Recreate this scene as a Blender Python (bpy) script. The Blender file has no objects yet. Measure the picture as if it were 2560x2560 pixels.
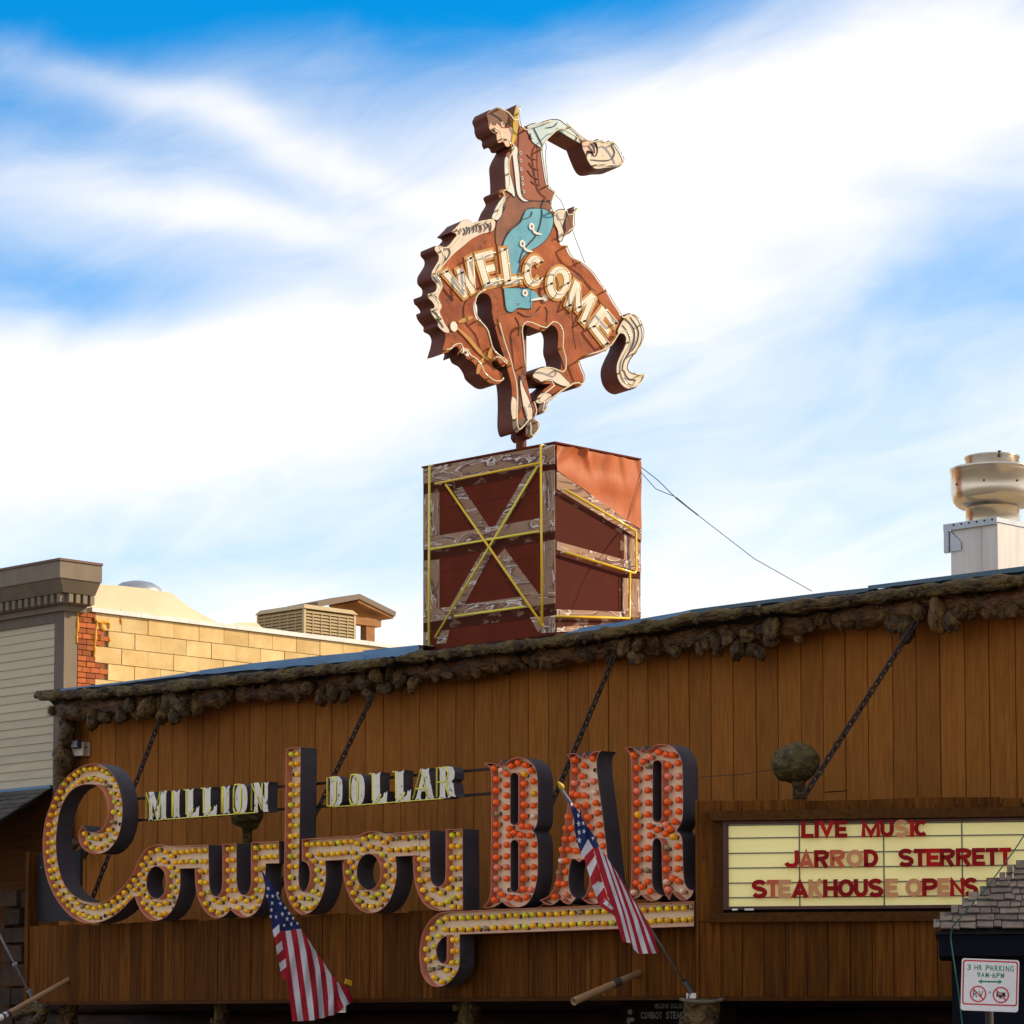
import bpy, math, random
from mathutils import Vector, Matrix, noise
from mathutils.geometry import tessellate_polygon
random.seed(7)
V = Vector
sc = bpy.context.scene
C = sc.collection
# ------------------------------------------------------------------ camera
FPX, CX, CY, HOR = 7500.0, 1280.0, 1950.0, 2566.0      # focal length and centre in photograph pixels
TH = math.radians(44.7)                                 # angle between the facade and the image plane
EYE = 2.7
PIT = math.atan((HOR - CY) / FPX)
dh = V((-math.sin(TH), math.cos(TH), 0)); rh = V((math.cos(TH), math.sin(TH), 0)); UP = V((0, 0, 1))
CAM = -30.0 * dh + V((0, 0, EYE))
FW = dh * math.cos(PIT) + UP * math.sin(PIT)
CU = -dh * math.sin(PIT) + UP * math.cos(PIT)
cam = bpy.data.cameras.new('camera'); co = bpy.data.objects.new('camera', cam); C.objects.link(co)
cam.sensor_width = 36; cam.lens = FPX / 2560 * 36
cam.shift_y = (CY - 1280) / 2560
cam.clip_start = 0.5; cam.clip_end = 3000
co.matrix_world = Matrix.Translation(CAM) @ Matrix((rh, CU, -FW)).transposed().to_4x4()
sc.camera = co
# ------------------------------------------------------------------ light
SUN_AZ, SUN_EL = math.radians(48), math.radians(28)     # azimuth from +X towards +Y
sdir = V((math.cos(SUN_EL) * math.cos(SUN_AZ), math.cos(SUN_EL) * math.sin(SUN_AZ), math.sin(SUN_EL)))
sl = bpy.data.lights.new('sun', 'SUN'); sl.energy = 4.8; sl.angle = math.radians(0.5); sl.color = (1.0, 0.80, 0.53)
so = bpy.data.objects.new('sun', sl); C.objects.link(so); so.rotation_euler = sdir.to_track_quat('Z', 'Y').to_euler()
sc.view_settings.view_transform = 'Standard'; sc.view_settings.look = 'None'
sc.view_settings.exposure = 0.0; sc.view_settings.gamma = 1.0
sc.view_settings.use_curve_mapping = False
sc.cycles.use_denoising = True
sc.cycles.max_bounces = 4; sc.cycles.diffuse_bounces = 3; sc.cycles.glossy_bounces = 2

def build_world():
    w = bpy.data.worlds.new('World'); sc.world = w; w.use_nodes = True
    nt = w.node_tree; N = nt.nodes; L = nt.links; N.clear()
    def nd(t, **k):
        n = N.new(t)
        for a, b in k.items(): setattr(n, a, b)
        return n
    def ma(op, a, b=None, c=None):
        n = nd('ShaderNodeMath', operation=op)
        for i, x in enumerate((a, b, c)):
            if x is None: continue
            if isinstance(x, (int, float)): n.inputs[i].default_value = x
            else: L.new(x, n.inputs[i])
        return n.outputs[0]
    tc = nd('ShaderNodeTexCoord').outputs['Generated']
    def dot(vec):
        n = nd('ShaderNodeVectorMath', operation='DOT_PRODUCT'); L.new(tc, n.inputs[0]); n.inputs[1].default_value = vec
        return n.outputs['Value']
    dr, df, dz = dot(rh), dot(dh), dot(UP)
    # sky coordinates (thousandths of a radian-like unit): horizontal angle and height above the horizon
    az = ma('ARCTAN2', dr, df)
    hyp = ma('SQRT', ma('ADD', ma('MULTIPLY', dr, dr), ma('MULTIPLY', df, df)))
    X = ma('ADD', ma('MULTIPLY', az, 7.5), 1.28)
    Y = ma('SUBTRACT', 2.566, ma('MULTIPLY', ma('ARCTAN2', dz, hyp), 7.5))
    # cirrus: streaky noise on the direction, tilted
    def streak(sx, sz, tilt, seed, scale, detail, rough, distort):
        cb = nd('ShaderNodeCombineXYZ')
        ct, st = math.cos(tilt), math.sin(tilt)
        L.new(ma('MULTIPLY', ma('ADD', ma('MULTIPLY', dr, ct), ma('MULTIPLY', dz, -st)), sx), cb.inputs[0])
        L.new(ma('MULTIPLY', df, sx * 0.6), cb.inputs[1])
        L.new(ma('ADD', ma('MULTIPLY', ma('ADD', ma('MULTIPLY', dz, ct), ma('MULTIPLY', dr, st)), sz), seed), cb.inputs[2])
        n = nd('ShaderNodeTexNoise'); L.new(cb.outputs[0], n.inputs['Vector'])
        n.inputs['Scale'].default_value = scale; n.inputs['Detail'].default_value = detail
        n.inputs['Roughness'].default_value = rough; n.inputs['Distortion'].default_value = distort
        return n.outputs[0]
    n1 = streak(5, 12, math.radians(-12), 3.1, 1.0, 5, 0.5, 0.4)
    n2 = streak(16, 46, math.radians(-16), 8.7, 1.0, 5, 0.55, 0.8)
    n3 = streak(6, 9, 0, 5.2, 1.0, 2, 0.5, 0.3)
    wx = ma('MULTIPLY', ma('SUBTRACT', n1, 0.5), 0.55); wy = ma('MULTIPLY', ma('SUBTRACT', n3, 0.5), 0.35)
    Xw, Yw = ma('ADD', X, wx), ma('ADD', Y, wy)
    def blob(cx, cy, rx, ry, rot, wgt):
        c, s = math.cos(rot), math.sin(rot)
        ax = ma('SUBTRACT', Xw, cx); ay = ma('SUBTRACT', Yw, cy)
        u = ma('DIVIDE', ma('ADD', ma('MULTIPLY', ax, c), ma('MULTIPLY', ay, s)), rx)
        v = ma('DIVIDE', ma('SUBTRACT', ma('MULTIPLY', ay, c), ma('MULTIPLY', ax, s)), ry)
        r2 = ma('ADD', ma('MULTIPLY', u, u), ma('MULTIPLY', v, v))
        return ma('MULTIPLY', ma('POWER', 2.718, ma('MULTIPLY', r2, -1.0)), wgt)
    acc = ma('ADD', ma('MULTIPLY', ma('SUBTRACT', n1, 0.5), 0.75), ma('MULTIPLY', ma('SUBTRACT', n2, 0.5), 0.58))
    acc = ma('ADD', acc, 0.45)
    hz = nd('ShaderNodeMapRange', interpolation_type='SMOOTHSTEP'); L.new(Y, hz.inputs[0]); hz.inputs[1].default_value = 0.5; hz.inputs[2].default_value = 1.7; hz.inputs[4].default_value = 0.42
    acc = ma('SUBTRACT', acc, hz.outputs[0])
    for b in SKY_BLOBS:
        acc = ma('ADD', acc, blob(*b))
    sm = nd('ShaderNodeMapRange', interpolation_type='SMOOTHSTEP'); L.new(acc, sm.inputs[0])
    sm.inputs[1].default_value = -0.12; sm.inputs[2].default_value = 1.22
    blue = ma('POWER', sm.outputs[0], 0.80)
    sky = nd('ShaderNodeTexSky', sky_type='NISHITA'); sky.sun_disc = False
    sky.sun_elevation = SUN_EL; sky.sun_rotation = math.radians(90) - SUN_AZ
    sky.altitude = 1900; sky.air_density = 1.0; sky.dust_density = 0.6; sky.ozone_density = 3.0
    hs = nd('ShaderNodeHueSaturation'); L.new(sky.outputs[0], hs.inputs['Color'])
    hs.inputs['Hue'].default_value = 0.493; hs.inputs['Saturation'].default_value = SKY_SAT; hs.inputs['Value'].default_value = SKY_VAL
    mx = nd('ShaderNodeMix', data_type='RGBA'); L.new(blue, mx.inputs['Factor'])
    mx.inputs['A'].default_value = CLOUD_COL; L.new(hs.outputs[0], mx.inputs['B'])
    bg = nd('ShaderNodeBackground'); L.new(mx.outputs['Result'], bg.inputs[0]); bg.inputs[1].default_value = SKY_STR
    w.cycles.sampling_method = 'NONE'
    out = nd('ShaderNodeOutputWorld'); L.new(bg.outputs[0], out.inputs[0])
# clear gaps in the cloud (positive) and thick cloud (negative): centre, radii, rotation, weight
SKY_BLOBS = [(0.25, -0.10, 1.45, 0.36, -0.03, 1.25), (1.45, -0.02, 0.55, 0.16, -0.1, 0.35), (0.25, 0.40, 0.5, 0.07, 0.2, 0.10),
             (0.08, 0.74, 0.38, 0.11, 0.1, 0.45), (2.52, 0.72, 0.50, 0.15, -0.25, 0.32), (2.3, 1.05, 0.6, 0.2, 0, 0.12),
             (0.42, 0.34, 0.60, 0.055, 0.27, -0.42), (1.85, 0.36, 0.80, 0.20, -0.12, -0.75), (0.75, 0.96, 0.95, 0.17, -0.18, -0.7),
             (0.5, 0.57, 0.45, 0.05, 0.12, -0.35), (2.35, 0.12, 0.35, 0.2, 0, -0.3), (0.55, 1.44, 0.85, 0.15, -0.12, 0.34), (2.0, 1.25, 0.6, 0.2, 0, 0.18)]
SKY_SAT, SKY_VAL, SKY_STR = 1.42, 1.76, 0.13
CLOUD_COL = (8.9, 8.6, 8.3, 1)
build_world()

# ------------------------------------------------------------------ helpers
def ray(px, py): return (FW + rh * ((px - CX) / FPX) + CU * ((CY - py) / FPX))
def proj(p):
    q = V(p) - CAM; z = q.dot(FW)
    return CX + FPX * q.dot(rh) / z, CY - FPX * q.dot(CU) / z
class Pl:
    """a plane of the place: origin, horizontal axis ex, up axis ey, normal en towards the street"""
    def __init__(s, o, ex, ey=UP):
        s.o, s.ex, s.ey = V(o), V(ex).normalized(), V(ey).normalized(); s.en = s.ex.cross(s.ey).normalized()
    def at(s, px, py, n=0.0):
        d = ray(px, py); t = (s.o + s.en * n - CAM).dot(s.en) / d.dot(s.en); return CAM + d * t
    def ab(s, px, py, n=0.0):
        q = s.at(px, py, n) - s.o; return V((q.dot(s.ex), q.dot(s.ey)))
    def pt(s, a, b, n=0.0): return s.o + s.ex * a + s.ey * b + s.en * n
    def mtx(s, a, b, n=0.0):
        m = Matrix((s.ex, s.ey, s.en)).transposed().to_4x4(); m.translation = s.pt(a, b, n); return m
def facade(w): return Pl((0, -w, EYE), (1, 0, 0))          # b is height above the eye
def zt(ox, oy, k, pts): return [(ox + p[0] * k, oy + p[1] * k) + tuple(p[2:]) for p in pts]
Z1 = lambda p: zt(1000, 220, 640 / 1932, p)
Z2 = lambda p: zt(1000, 640, 640 / 1932, p)
Z3 = lambda p: zt(1020, 1080, 640 / 1932, p)
Z4 = lambda p: zt(0, 1360, 1020 / 1932, p)
Z5 = lambda p: zt(60, 1820, 660 / 1932, p)
Z6 = lambda p: zt(640, 1820, 620 / 1932, p)
Z7 = lambda p: zt(1160, 1820, 640 / 1932, p)
Z8 = lambda p: zt(1720, 1900, 840 / 1932, p)
Z9 = lambda p: zt(620, 2140, 620 / 1932, p)
Z10 = lambda p: zt(1940, 1080, 620 / 1932, p)

def smooth(pts, closed=True, n=5):
    """Catmull-Rom through pts; a third value 1 marks a corner, 2 a corner whose next edge stays open"""
    P = [V(p[:2]) for p in pts]; k = [p[2] if len(p) > 2 else 0 for p in pts]; m = len(P); out = []; opn = []
    rng = range(m if closed else m - 1)
    for i in rng:
        j = (i + 1) % m; a, b = P[i], P[j]
        L = (b - a).length
        def tan(q, i0, i1, c):
            if c or (not closed and (q == 0 or q == m - 1)): return (b - a)
            t = P[i1] - P[i0]
            return t.normalized() * L if t.length > 1e-9 else b - a
        if k[i] and k[j]:
            out.append(a); opn.append(k[i] == 2); continue
        ta = tan(i, (i - 1) % m, j, k[i]); tb = tan(j, i, (j + 1) % m, k[j])
        for s in range(n):
            u = s / n; u2, u3 = u * u, u * u * u
            out.append(a * (2*u3 - 3*u2 + 1) + ta * (u3 - 2*u2 + u) + b * (-2*u3 + 3*u2) + tb * (u3 - u2)); opn.append(False)
    if not closed: out.append(P[-1]); opn.append(False)
    return out, opn
def ell(cx, cy, rx, ry, n=28): return [(cx + rx * math.cos(2*math.pi*i/n), cy + ry * math.sin(2*math.pi*i/n)) for i in range(n)]
def slot(x0, x1, y0, y1, n=8):
    r = (x1 - x0) / 2; cx = (x0 + x1) / 2; ry = r * 1.05
    return [(cx - r * math.cos(math.pi*i/n), y0 + ry - ry * math.sin(math.pi*i/n)) for i in range(n + 1)] + [(cx + r * math.cos(math.pi*i/n), y1 - ry + ry * math.sin(math.pi*i/n)) for i in range(n + 1)]
def area(L): return 0.5 * sum(L[i-1][0] * L[i][1] - L[i][0] * L[i-1][1] for i in range(len(L)))
def orient(L, ccw=True, extra=None):
    if (area(L) > 0) != ccw:
        L = L[::-1]
        if extra is not None: extra = extra[::-1][1:] + extra[::-1][:1]
    return L, extra
def inset(L, d):
    """move a loop (ccw outer / cw hole) towards its material by d"""
    n = len(L); out = []
    for i in range(n):
        a, b, c = V(L[i-1]), V(L[i]), V(L[(i+1) % n])
        e1 = (b - a); e2 = (c - b)
        if e1.length < 1e-9: e1 = e2
        if e2.length < 1e-9: e2 = e1
        e1 = e1.normalized(); e2 = e2.normalized()
        n1 = V((-e1.y, e1.x)); n2 = V((-e2.y, e2.x)); m = n1 + n2
        if m.length < 1e-6: m = n1
        m = m.normalized(); out.append(b + m * (d / max(0.45, m.dot(n1))))
    return out
def resample(pts, n):
    P = [V(p) for p in pts]; s = [0.0]
    for i in range(1, len(P)): s.append(s[-1] + (P[i] - P[i-1]).length)
    out = []
    for k in range(n):
        t = s[-1] * k / (n - 1); i = 1
        while i < len(P) - 1 and s[i] < t: i += 1
        u = (t - s[i-1]) / max(1e-9, s[i] - s[i-1]); out.append(P[i-1].lerp(P[i], u))
    return out

class G:
    def __init__(s): s.v, s.f, s.m = [], [], []
    def add(s, vs, fs, m=0):
        b = len(s.v); s.v += [V(x) for x in vs]
        for f in fs: s.f.append([b + i for i in f]); s.m.append(m)
        return s
    def hexa(s, p, m=0):   # p: 8 corners, bottom 4 ccw then top 4
        return s.add(p, [(3,2,1,0), (4,5,6,7), (0,1,5,4), (1,2,6,5), (2,3,7,6), (3,0,4,7)], m)
    def box(s, pl, a0, a1, b0, b1, n0, n1, m=0):
        q = lambda n: [pl.pt(a0, b0, n), pl.pt(a1, b0, n), pl.pt(a1, b1, n), pl.pt(a0, b1, n)]
        return s.hexa(q(n0) + q(n1), m)
    def wbox(s, x0, x1, y0, y1, z0, z1, m=0):
        return s.hexa([(x0,y0,z0), (x1,y0,z0), (x1,y1,z0), (x0,y1,z0), (x0,y0,z1), (x1,y0,z1), (x1,y1,z1), (x0,y1,z1)], m)
    def quadp(s, pl, q, n0, n1, m=0):  # q: four (a,b)
        q, _ = orient([V(x) for x in q], True)
        return s.hexa([pl.pt(x[0], x[1], n0) for x in q] + [pl.pt(x[0], x[1], n1) for x in q], m)
    def prism(s, pl, loops, n0, n1, mf=0, ms=0, back=True):
        Ls = [orient([V(x) for x in L], i == 0)[0] for i, L in enumerate(loops)]
        flat = [x for L in Ls for x in L]
        tri = tessellate_polygon([[V((x[0], x[1], 0)) for x in L] for L in Ls])
        def up(t):
            a, b, c = (flat[i] for i in t)
            return (b - a).cross(c - a) > 0
        tri = [tuple(t) if up(t) else tuple(t)[::-1] for t in tri]
        s.add([pl.pt(x[0], x[1], n1) for x in flat], tri, mf)
        if back: s.add([pl.pt(x[0], x[1], n0) for x in flat], [t[::-1] for t in tri], ms)
        for L in Ls:
            n = len(L); s.add([pl.pt(x[0], x[1], n0) for x in L] + [pl.pt(x[0], x[1], n1) for x in L], [(i, (i+1) % n, n + (i+1) % n, n + i) for i in range(n)], ms)
        return s
    def face(s, pl, loops, n, m=0):
        Ls = [orient([V(x) for x in L], i == 0)[0] for i, L in enumerate(loops)]
        flat = [x for L in Ls for x in L]
        tri = tessellate_polygon([[V((x[0], x[1], 0)) for x in L] for L in Ls])
        tri = [tuple(t) if (flat[t[1]] - flat[t[0]]).cross(flat[t[2]] - flat[t[0]]) > 0 else tuple(t)[::-1] for t in tri]
        return s.add([pl.pt(x[0], x[1], n) for x in flat], tri, m)
    def tube(s, path, r, n=8, m=0, caps=True):
        P = [V(p) for p in path]; k = len(P); R = r if isinstance(r, (list, tuple)) else [r] * k
        vs = []; ref = None
        for i in range(k):
            t = (P[min(i+1, k-1)] - P[max(i-1, 0)])
            t = t.normalized() if t.length > 1e-9 else UP
            if ref is None: ref = t.orthogonal().normalized()
            x = (ref - t * ref.dot(t)); x = x.normalized() if x.length > 1e-6 else t.orthogonal().normalized()
            ref = x; y = t.cross(x)
            vs += [P[i] + (x * math.cos(2*math.pi*j/n) + y * math.sin(2*math.pi*j/n)) * R[i] for j in range(n)]
        fs = [(i*n + j, i*n + (j+1) % n, (i+1)*n + (j+1) % n, (i+1)*n + j) for i in range(k-1) for j in range(n)]
        if caps: fs += [tuple(range(n))[::-1], tuple((k-1)*n + j for j in range(n))]
        return s.add(vs, fs, m)
    def lathe(s, o, axis, prof, n=24, m=0):  # prof: (radius, height)
        ax = V(axis).normalized(); x = ax.orthogonal().normalized(); y = ax.cross(x); k = len(prof)
        vs = [V(o) + ax * h + (x * math.cos(2*math.pi*j/n) + y * math.sin(2*math.pi*j/n)) * r for r, h in prof for j in range(n)]
        return s.add(vs, [(i*n + j, i*n + (j+1) % n, (i+1)*n + (j+1) % n, (i+1)*n + j) for i in range(k-1) for j in range(n)], m)
ORG = {}
def setp(o, label=None, cat=None, group=None, kind=None):
    for k, x in (('label', label), ('category', cat), ('group', group), ('kind', kind)):
        if x: o[k] = x
    return o
def thing(name, label, cat, loc=(0, 0, 0), group=None):
    o = bpy.data.objects.new(name, None); C.objects.link(o); o.empty_display_size = 0.2
    o.location = loc; ORG[o.name] = V(loc); return setp(o, label, cat, group)
def mesh(name, g, mats, org=V((0, 0, 0)), sm=False):
    me = bpy.data.meshes.new(name); me.from_pydata([tuple(v - org) for v in g.v], [], g.f)
    for m in (mats if isinstance(mats, (list, tuple)) else [mats]): me.materials.append(m)
    me.polygons.foreach_set('material_index', g.m)
    if sm: me.polygons.foreach_set('use_smooth', [True] * len(me.polygons))
    me.update(); return me
def part(name, g, mats, parent, sm=False, kind=None, label=None):
    """a mesh given in world coordinates, as a child of parent"""
    org = ORG[parent.name]; o = bpy.data.objects.new(name, mesh(name, g, mats, org, sm)); C.objects.link(o)
    o.parent = parent; ORG[o.name] = org; return setp(o, label=label, kind=kind)
def solo(name, g, mats, label, cat, loc, sm=False, group=None, kind=None):
    o = bpy.data.objects.new(name, mesh(name, g, mats, V(loc), sm)); C.objects.link(o); o.location = loc; ORG[o.name] = V(loc)
    return setp(o, label, cat, group, kind)
def inst(name, me, parent, M, org=None):
    """a copy of a shared mesh at world matrix M, child of parent (parent unrotated)"""
    o = bpy.data.objects.new(name, me); C.objects.link(o)
    if parent is not None:
        o.parent = parent; M = Matrix.Translation(-ORG[parent.name]) @ M
    o.matrix_local = M; return o
def child_local(name, me, parent):
    o = bpy.data.objects.new(name, me); C.objects.link(o); o.parent = parent; return o

# ------------------------------------------------------------------ materials
def lin(h):
    h = h.lstrip('#'); f = lambda c: c / 12.92 if c <= 0.04045 else ((c + 0.055) / 1.055) ** 2.4
    return tuple(f(int(h[i:i+2], 16) / 255) for i in (0, 2, 4))
def mat(name, c1, c2=None, scale=(4, 4, 4), detail=5, rough=0.7, bump=0.0, bscale=None, rnd=0.0, metal=0.0, spots=None, contrast=(0.35, 0.65), spec=0.4, trans=0.0, coat=0.0, glow=0.0):
    """c1/c2 mixed by noise, per-object value jitter rnd, optional worn spots (colour, scale, threshold)"""
    m = bpy.data.materials.new(name); m.use_nodes = True; nt = m.node_tree; N, L = nt.nodes, nt.links
    b = N['Principled BSDF']; b.inputs['Roughness'].default_value = rough; b.inputs['Metallic'].default_value = metal
    b.inputs['Specular IOR Level'].default_value = spec
    if glow: b.inputs['Emission Color'].default_value = tuple(c1) + (1,); b.inputs['Emission Strength'].default_value = glow
    if coat: b.inputs['Coat Weight'].default_value = coat
    if trans: b.inputs['Transmission Weight'].default_value = trans
    c1 = tuple(c1) + (1,); c2 = (tuple(c2) + (1,)) if c2 else c1
    tc = N.new('ShaderNodeTexCoord'); mp = N.new('ShaderNodeMapping'); L.new(tc.outputs['Object'], mp.inputs[0]); mp.inputs['Scale'].default_value = scale
    oi = N.new('ShaderNodeObjectInfo')
    ad = N.new('ShaderNodeVectorMath'); ad.operation = 'ADD'; L.new(mp.outputs[0], ad.inputs[0])
    ml = N.new('ShaderNodeVectorMath'); ml.operation = 'SCALE'; ml.inputs[0].default_value = (37, 53, 71); L.new(oi.outputs['Random'], ml.inputs['Scale'])
    if rnd: L.new(ml.outputs[0], ad.inputs[1])
    nz = N.new('ShaderNodeTexNoise'); L.new(ad.outputs[0], nz.inputs['Vector']); nz.inputs['Scale'].default_value = 1; nz.inputs['Detail'].default_value = min(detail, 5); nz.inputs['Roughness'].default_value = 0.6
    mr = N.new('ShaderNodeMapRange'); L.new(nz.outputs[0], mr.inputs[0]); mr.inputs[1].default_value, mr.inputs[2].default_value = contrast
    mx = N.new('ShaderNodeMix'); mx.data_type = 'RGBA'; L.new(mr.outputs[0], mx.inputs['Factor']); mx.inputs['A'].default_value = c1; mx.inputs['B'].default_value = c2
    col = mx.outputs['Result']
    if spots:
        sc_, ss, th = spots
        n2 = N.new('ShaderNodeTexNoise'); L.new(tc.outputs['Object'], n2.inputs['Vector']); n2.inputs['Scale'].default_value = ss; n2.inputs['Detail'].default_value = 4; n2.inputs['Roughness'].default_value = 0.65
        r2 = N.new('ShaderNodeMapRange'); L.new(n2.outputs[0], r2.inputs[0]); r2.inputs[1].default_value = th; r2.inputs[2].default_value = th + 0.06
        m2 = N.new('ShaderNodeMix'); m2.data_type = 'RGBA'; L.new(r2.outputs[0], m2.inputs['Factor']); L.new(col, m2.inputs['A']); m2.inputs['B'].default_value = tuple(sc_) + (1,)
        col = m2.outputs['Result']
    if rnd:
        hv = N.new('ShaderNodeHueSaturation'); L.new(col, hv.inputs['Color'])
        r3 = N.new('ShaderNodeMapRange'); L.new(oi.outputs['Random'], r3.inputs[0]); r3.inputs[3].default_value = 1 - rnd; r3.inputs[4].default_value = 1 + rnd
        L.new(r3.outputs[0], hv.inputs['Value']); col = hv.outputs[0]
    L.new(col, b.inputs['Base Color'])
    if bump:
        n3 = N.new('ShaderNodeTexNoise'); mp2 = N.new('ShaderNodeMapping'); L.new(tc.outputs['Object'], mp2.inputs[0]); mp2.inputs['Scale'].default_value = bscale or scale
        L.new(mp2.outputs[0], n3.inputs['Vector']); n3.inputs['Scale'].default_value = 1; n3.inputs['Detail'].default_value = 3
        bp = N.new('ShaderNodeBump'); bp.inputs['Strength'].default_value = min(1, bump * 8); bp.inputs['Distance'].default_value = bump; L.new(n3.outputs[0], bp.inputs['Height']); L.new(bp.outputs[0], b.inputs['Normal'])
    return m
M = {}
M['plank'] = mat('stained_plank', (0.325, 0.113, 0.019), (0.235, 0.078, 0.012), (34, 34, 3.0), 8, 0.8, 0.002, (60, 60, 3), rnd=0.12, spots=((0.07, 0.028, 0.01), 6.5, 0.73), spec=0.12)
M['fascia'] = mat('weathered_cedar', (0.150, 0.050, 0.006), (0.074, 0.022, 0.003), (30, 30, 1.8), 8, 0.85, 0.003, (60, 60, 3), rnd=0.32, spots=((0.016, 0.008, 0.004), 6.0, 0.67), spec=0.10)
M['trim'] = mat('dark_wood_trim', (0.085, 0.030, 0.005), (0.055, 0.019, 0.0035), (3, 30, 30), 6, 0.85, 0.002, rnd=0.15, spec=0.12)
M['backing'] = mat('dark_backing', (0.012, 0.008, 0.006), rough=0.95)
M['log'] = mat('weathered_log', (0.175, 0.108, 0.026), (0.024, 0.011, 0.003), (5, 11, 11), 9, 0.55, 0.10, (12, 26, 26), rnd=0.12, spots=((0.05, 0.020, 0.008), 3.4, 0.56), contrast=(0.32, 0.66), spec=0.25)
M['logd'] = mat('varnished_burl_log', (0.150, 0.060, 0.015), (0.016, 0.007, 0.003), (5, 11, 11), 9, 0.5, 0.08, (12, 24, 24), rnd=0.15, spots=((0.17, 0.060, 0.020), 2.6, 0.60), contrast=(0.34, 0.66), spec=0.3)
M['burl'] = mat('varnished_burl', (0.190, 0.098, 0.024), (0.018, 0.008, 0.003), (1.8, 1.8, 1.8), 9, 0.45, 0.08, (4.5, 4.5, 9), rnd=0.38, contrast=(0.34, 0.66), spec=0.3)
M['burl_u'] = mat('weathered_burl', (0.150, 0.098, 0.024), (0.022, 0.011, 0.003), (2.4, 2.4, 2.4), 9, 0.6, 0.05, (5, 5, 5), rnd=0.3, contrast=(0.34, 0.66), spec=0.2)
M['knob'] = mat('cracked_grey_burl', (0.120, 0.088, 0.026), (0.036, 0.022, 0.006), (3, 3, 3), 9, 0.6, 0.05, (7, 7, 7), contrast=(0.34, 0.66), spots=((0.02, 0.012, 0.006), 4.0, 0.62), spec=0.2)
M['metal_skyblue'] = mat('roof_flashing', (0.10, 0.20, 0.32), (0.06, 0.13, 0.22), (2, 12, 12), 4, 0.4, metal=0.2, rnd=0.1)  # blue of the reflected sky put into the base colour
M['metal_skyteal'] = mat('dark_teal_flashing', (0.045, 0.095, 0.125), (0.03, 0.065, 0.09), (2, 12, 12), 4, 0.45, metal=0.2, rnd=0.1)  # teal stands for sky reflection too, darker for the right-hand strips
M['tar'] = mat('tar_edge', (0.01, 0.01, 0.01), rough=0.8)
M['cream'] = mat('cream_enamel', (0.95, 0.72, 0.48), (0.87, 0.65, 0.42), (5, 5, 5), 6, 0.5, spots=((0.22, 0.14, 0.09), 9, 0.70), spec=0.3)
M['pink'] = mat('salmon_enamel', (0.66, 0.24, 0.145), (0.52, 0.18, 0.11), (6, 6, 6), 6, 0.55, spots=((0.22, 0.10, 0.07), 10, 0.68), spec=0.25)
M['dark'] = mat('dark_grey_enamel', (0.072, 0.056, 0.060), (0.050, 0.039, 0.042), (4, 4, 4), 7, 0.55, spots=((0.24, 0.20, 0.20), 14, 0.74), spec=0.25)
M['bulb_y'] = mat('yellow_bulb_glass', (1.0, 0.57, 0.012), rough=0.16, rnd=0.14, spec=0.4)
M['bulb_o'] = mat('amber_bulb_glass', (1.0, 0.46, 0.008), rough=0.16, rnd=0.12, spec=0.4)
M['bulb_g'] = mat('yellow_green_bulb_glass', (0.74, 0.62, 0.012), rough=0.15, rnd=0.2, spec=0.6)
M['bulb_r'] = mat('orange_red_bulb_glass', (1.0, 0.125, 0.006), rough=0.16, rnd=0.08, spec=0.4)
M['bulb_p'] = mat('faded_orange_bulb_glass', (0.95, 0.22, 0.11), rough=0.15, rnd=0.1, spec=0.6)
M['bulb_w'] = mat('worn_bulb_glass', (0.80, 0.72, 0.60), (0.85, 0.30, 0.04), (40, 40, 40), 3, 0.2, spec=0.6)
M['socket'] = mat('bulb_socket', (0.10, 0.075, 0.055), rough=0.6)
M['white'] = mat('chipped_white_enamel', (0.86, 0.80, 0.68), (0.78, 0.71, 0.59), (6, 6, 6), 5, 0.45, spots=((0.10, 0.09, 0.09), 13, 0.60))
M['neon_y'] = mat('yellow_neon_tube', (0.88, 0.74, 0.07), rough=0.15, spec=0.6)
M['neon_o'] = mat('orange_yellow_neon_tube', (0.95, 0.58, 0.015), rough=0.15, spec=0.6)
M['neon_c'] = mat('clear_neon_tube', (0.85, 0.74, 0.50), rough=0.12, spec=0.6)
M['iron'] = mat('rusty_iron', (0.045, 0.025, 0.016), (0.025, 0.018, 0.016), (20, 20, 20), 5, 0.7, metal=0.3, rnd=0.2)
M['steel'] = mat('galvanised_steel', (0.42, 0.44, 0.46), (0.34, 0.36, 0.38), (5, 5, 5), 6, 0.42, metal=0.75)
M['alu'] = mat('brushed_aluminium', (0.72, 0.64, 0.52), (0.50, 0.43, 0.34), (2, 2, 14), 6, 0.22, metal=0.95, contrast=(0.3, 0.7))
M['sheet'] = mat('pale_sheet_metal', (0.62, 0.58, 0.54), (0.48, 0.45, 0.43), (9, 9, 0.9), 6, 0.45, metal=0.15, spots=((0.36, 0.31, 0.27), 5, 0.66))
# ------------------------------------------------------------------ ground
M['asphalt'] = mat('asphalt', (0.23, 0.195, 0.15), (0.19, 0.16, 0.125), (3, 3, 3), 6, 0.9, 0.004, (60, 60, 60))
M['boardwalk'] = mat('boardwalk_wood', (0.20, 0.14, 0.09), (0.14, 0.10, 0.06), (2, 20, 20), 5, 0.85)
g = G().add([(-600, -600, 0), (600, -600, 0), (600, 600, 0), (-600, 600, 0)], [(0, 1, 2, 3)])
solo('street', g, M['asphalt'], None, None, (0, 0, 0), kind='structure')
g = G().wbox(-40, 40, -3.2, -0.02, 0.004, 0.15)
solo('boardwalk', g, M['boardwalk'], None, None, (0, -1.6, 0), kind='structure')

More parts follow.
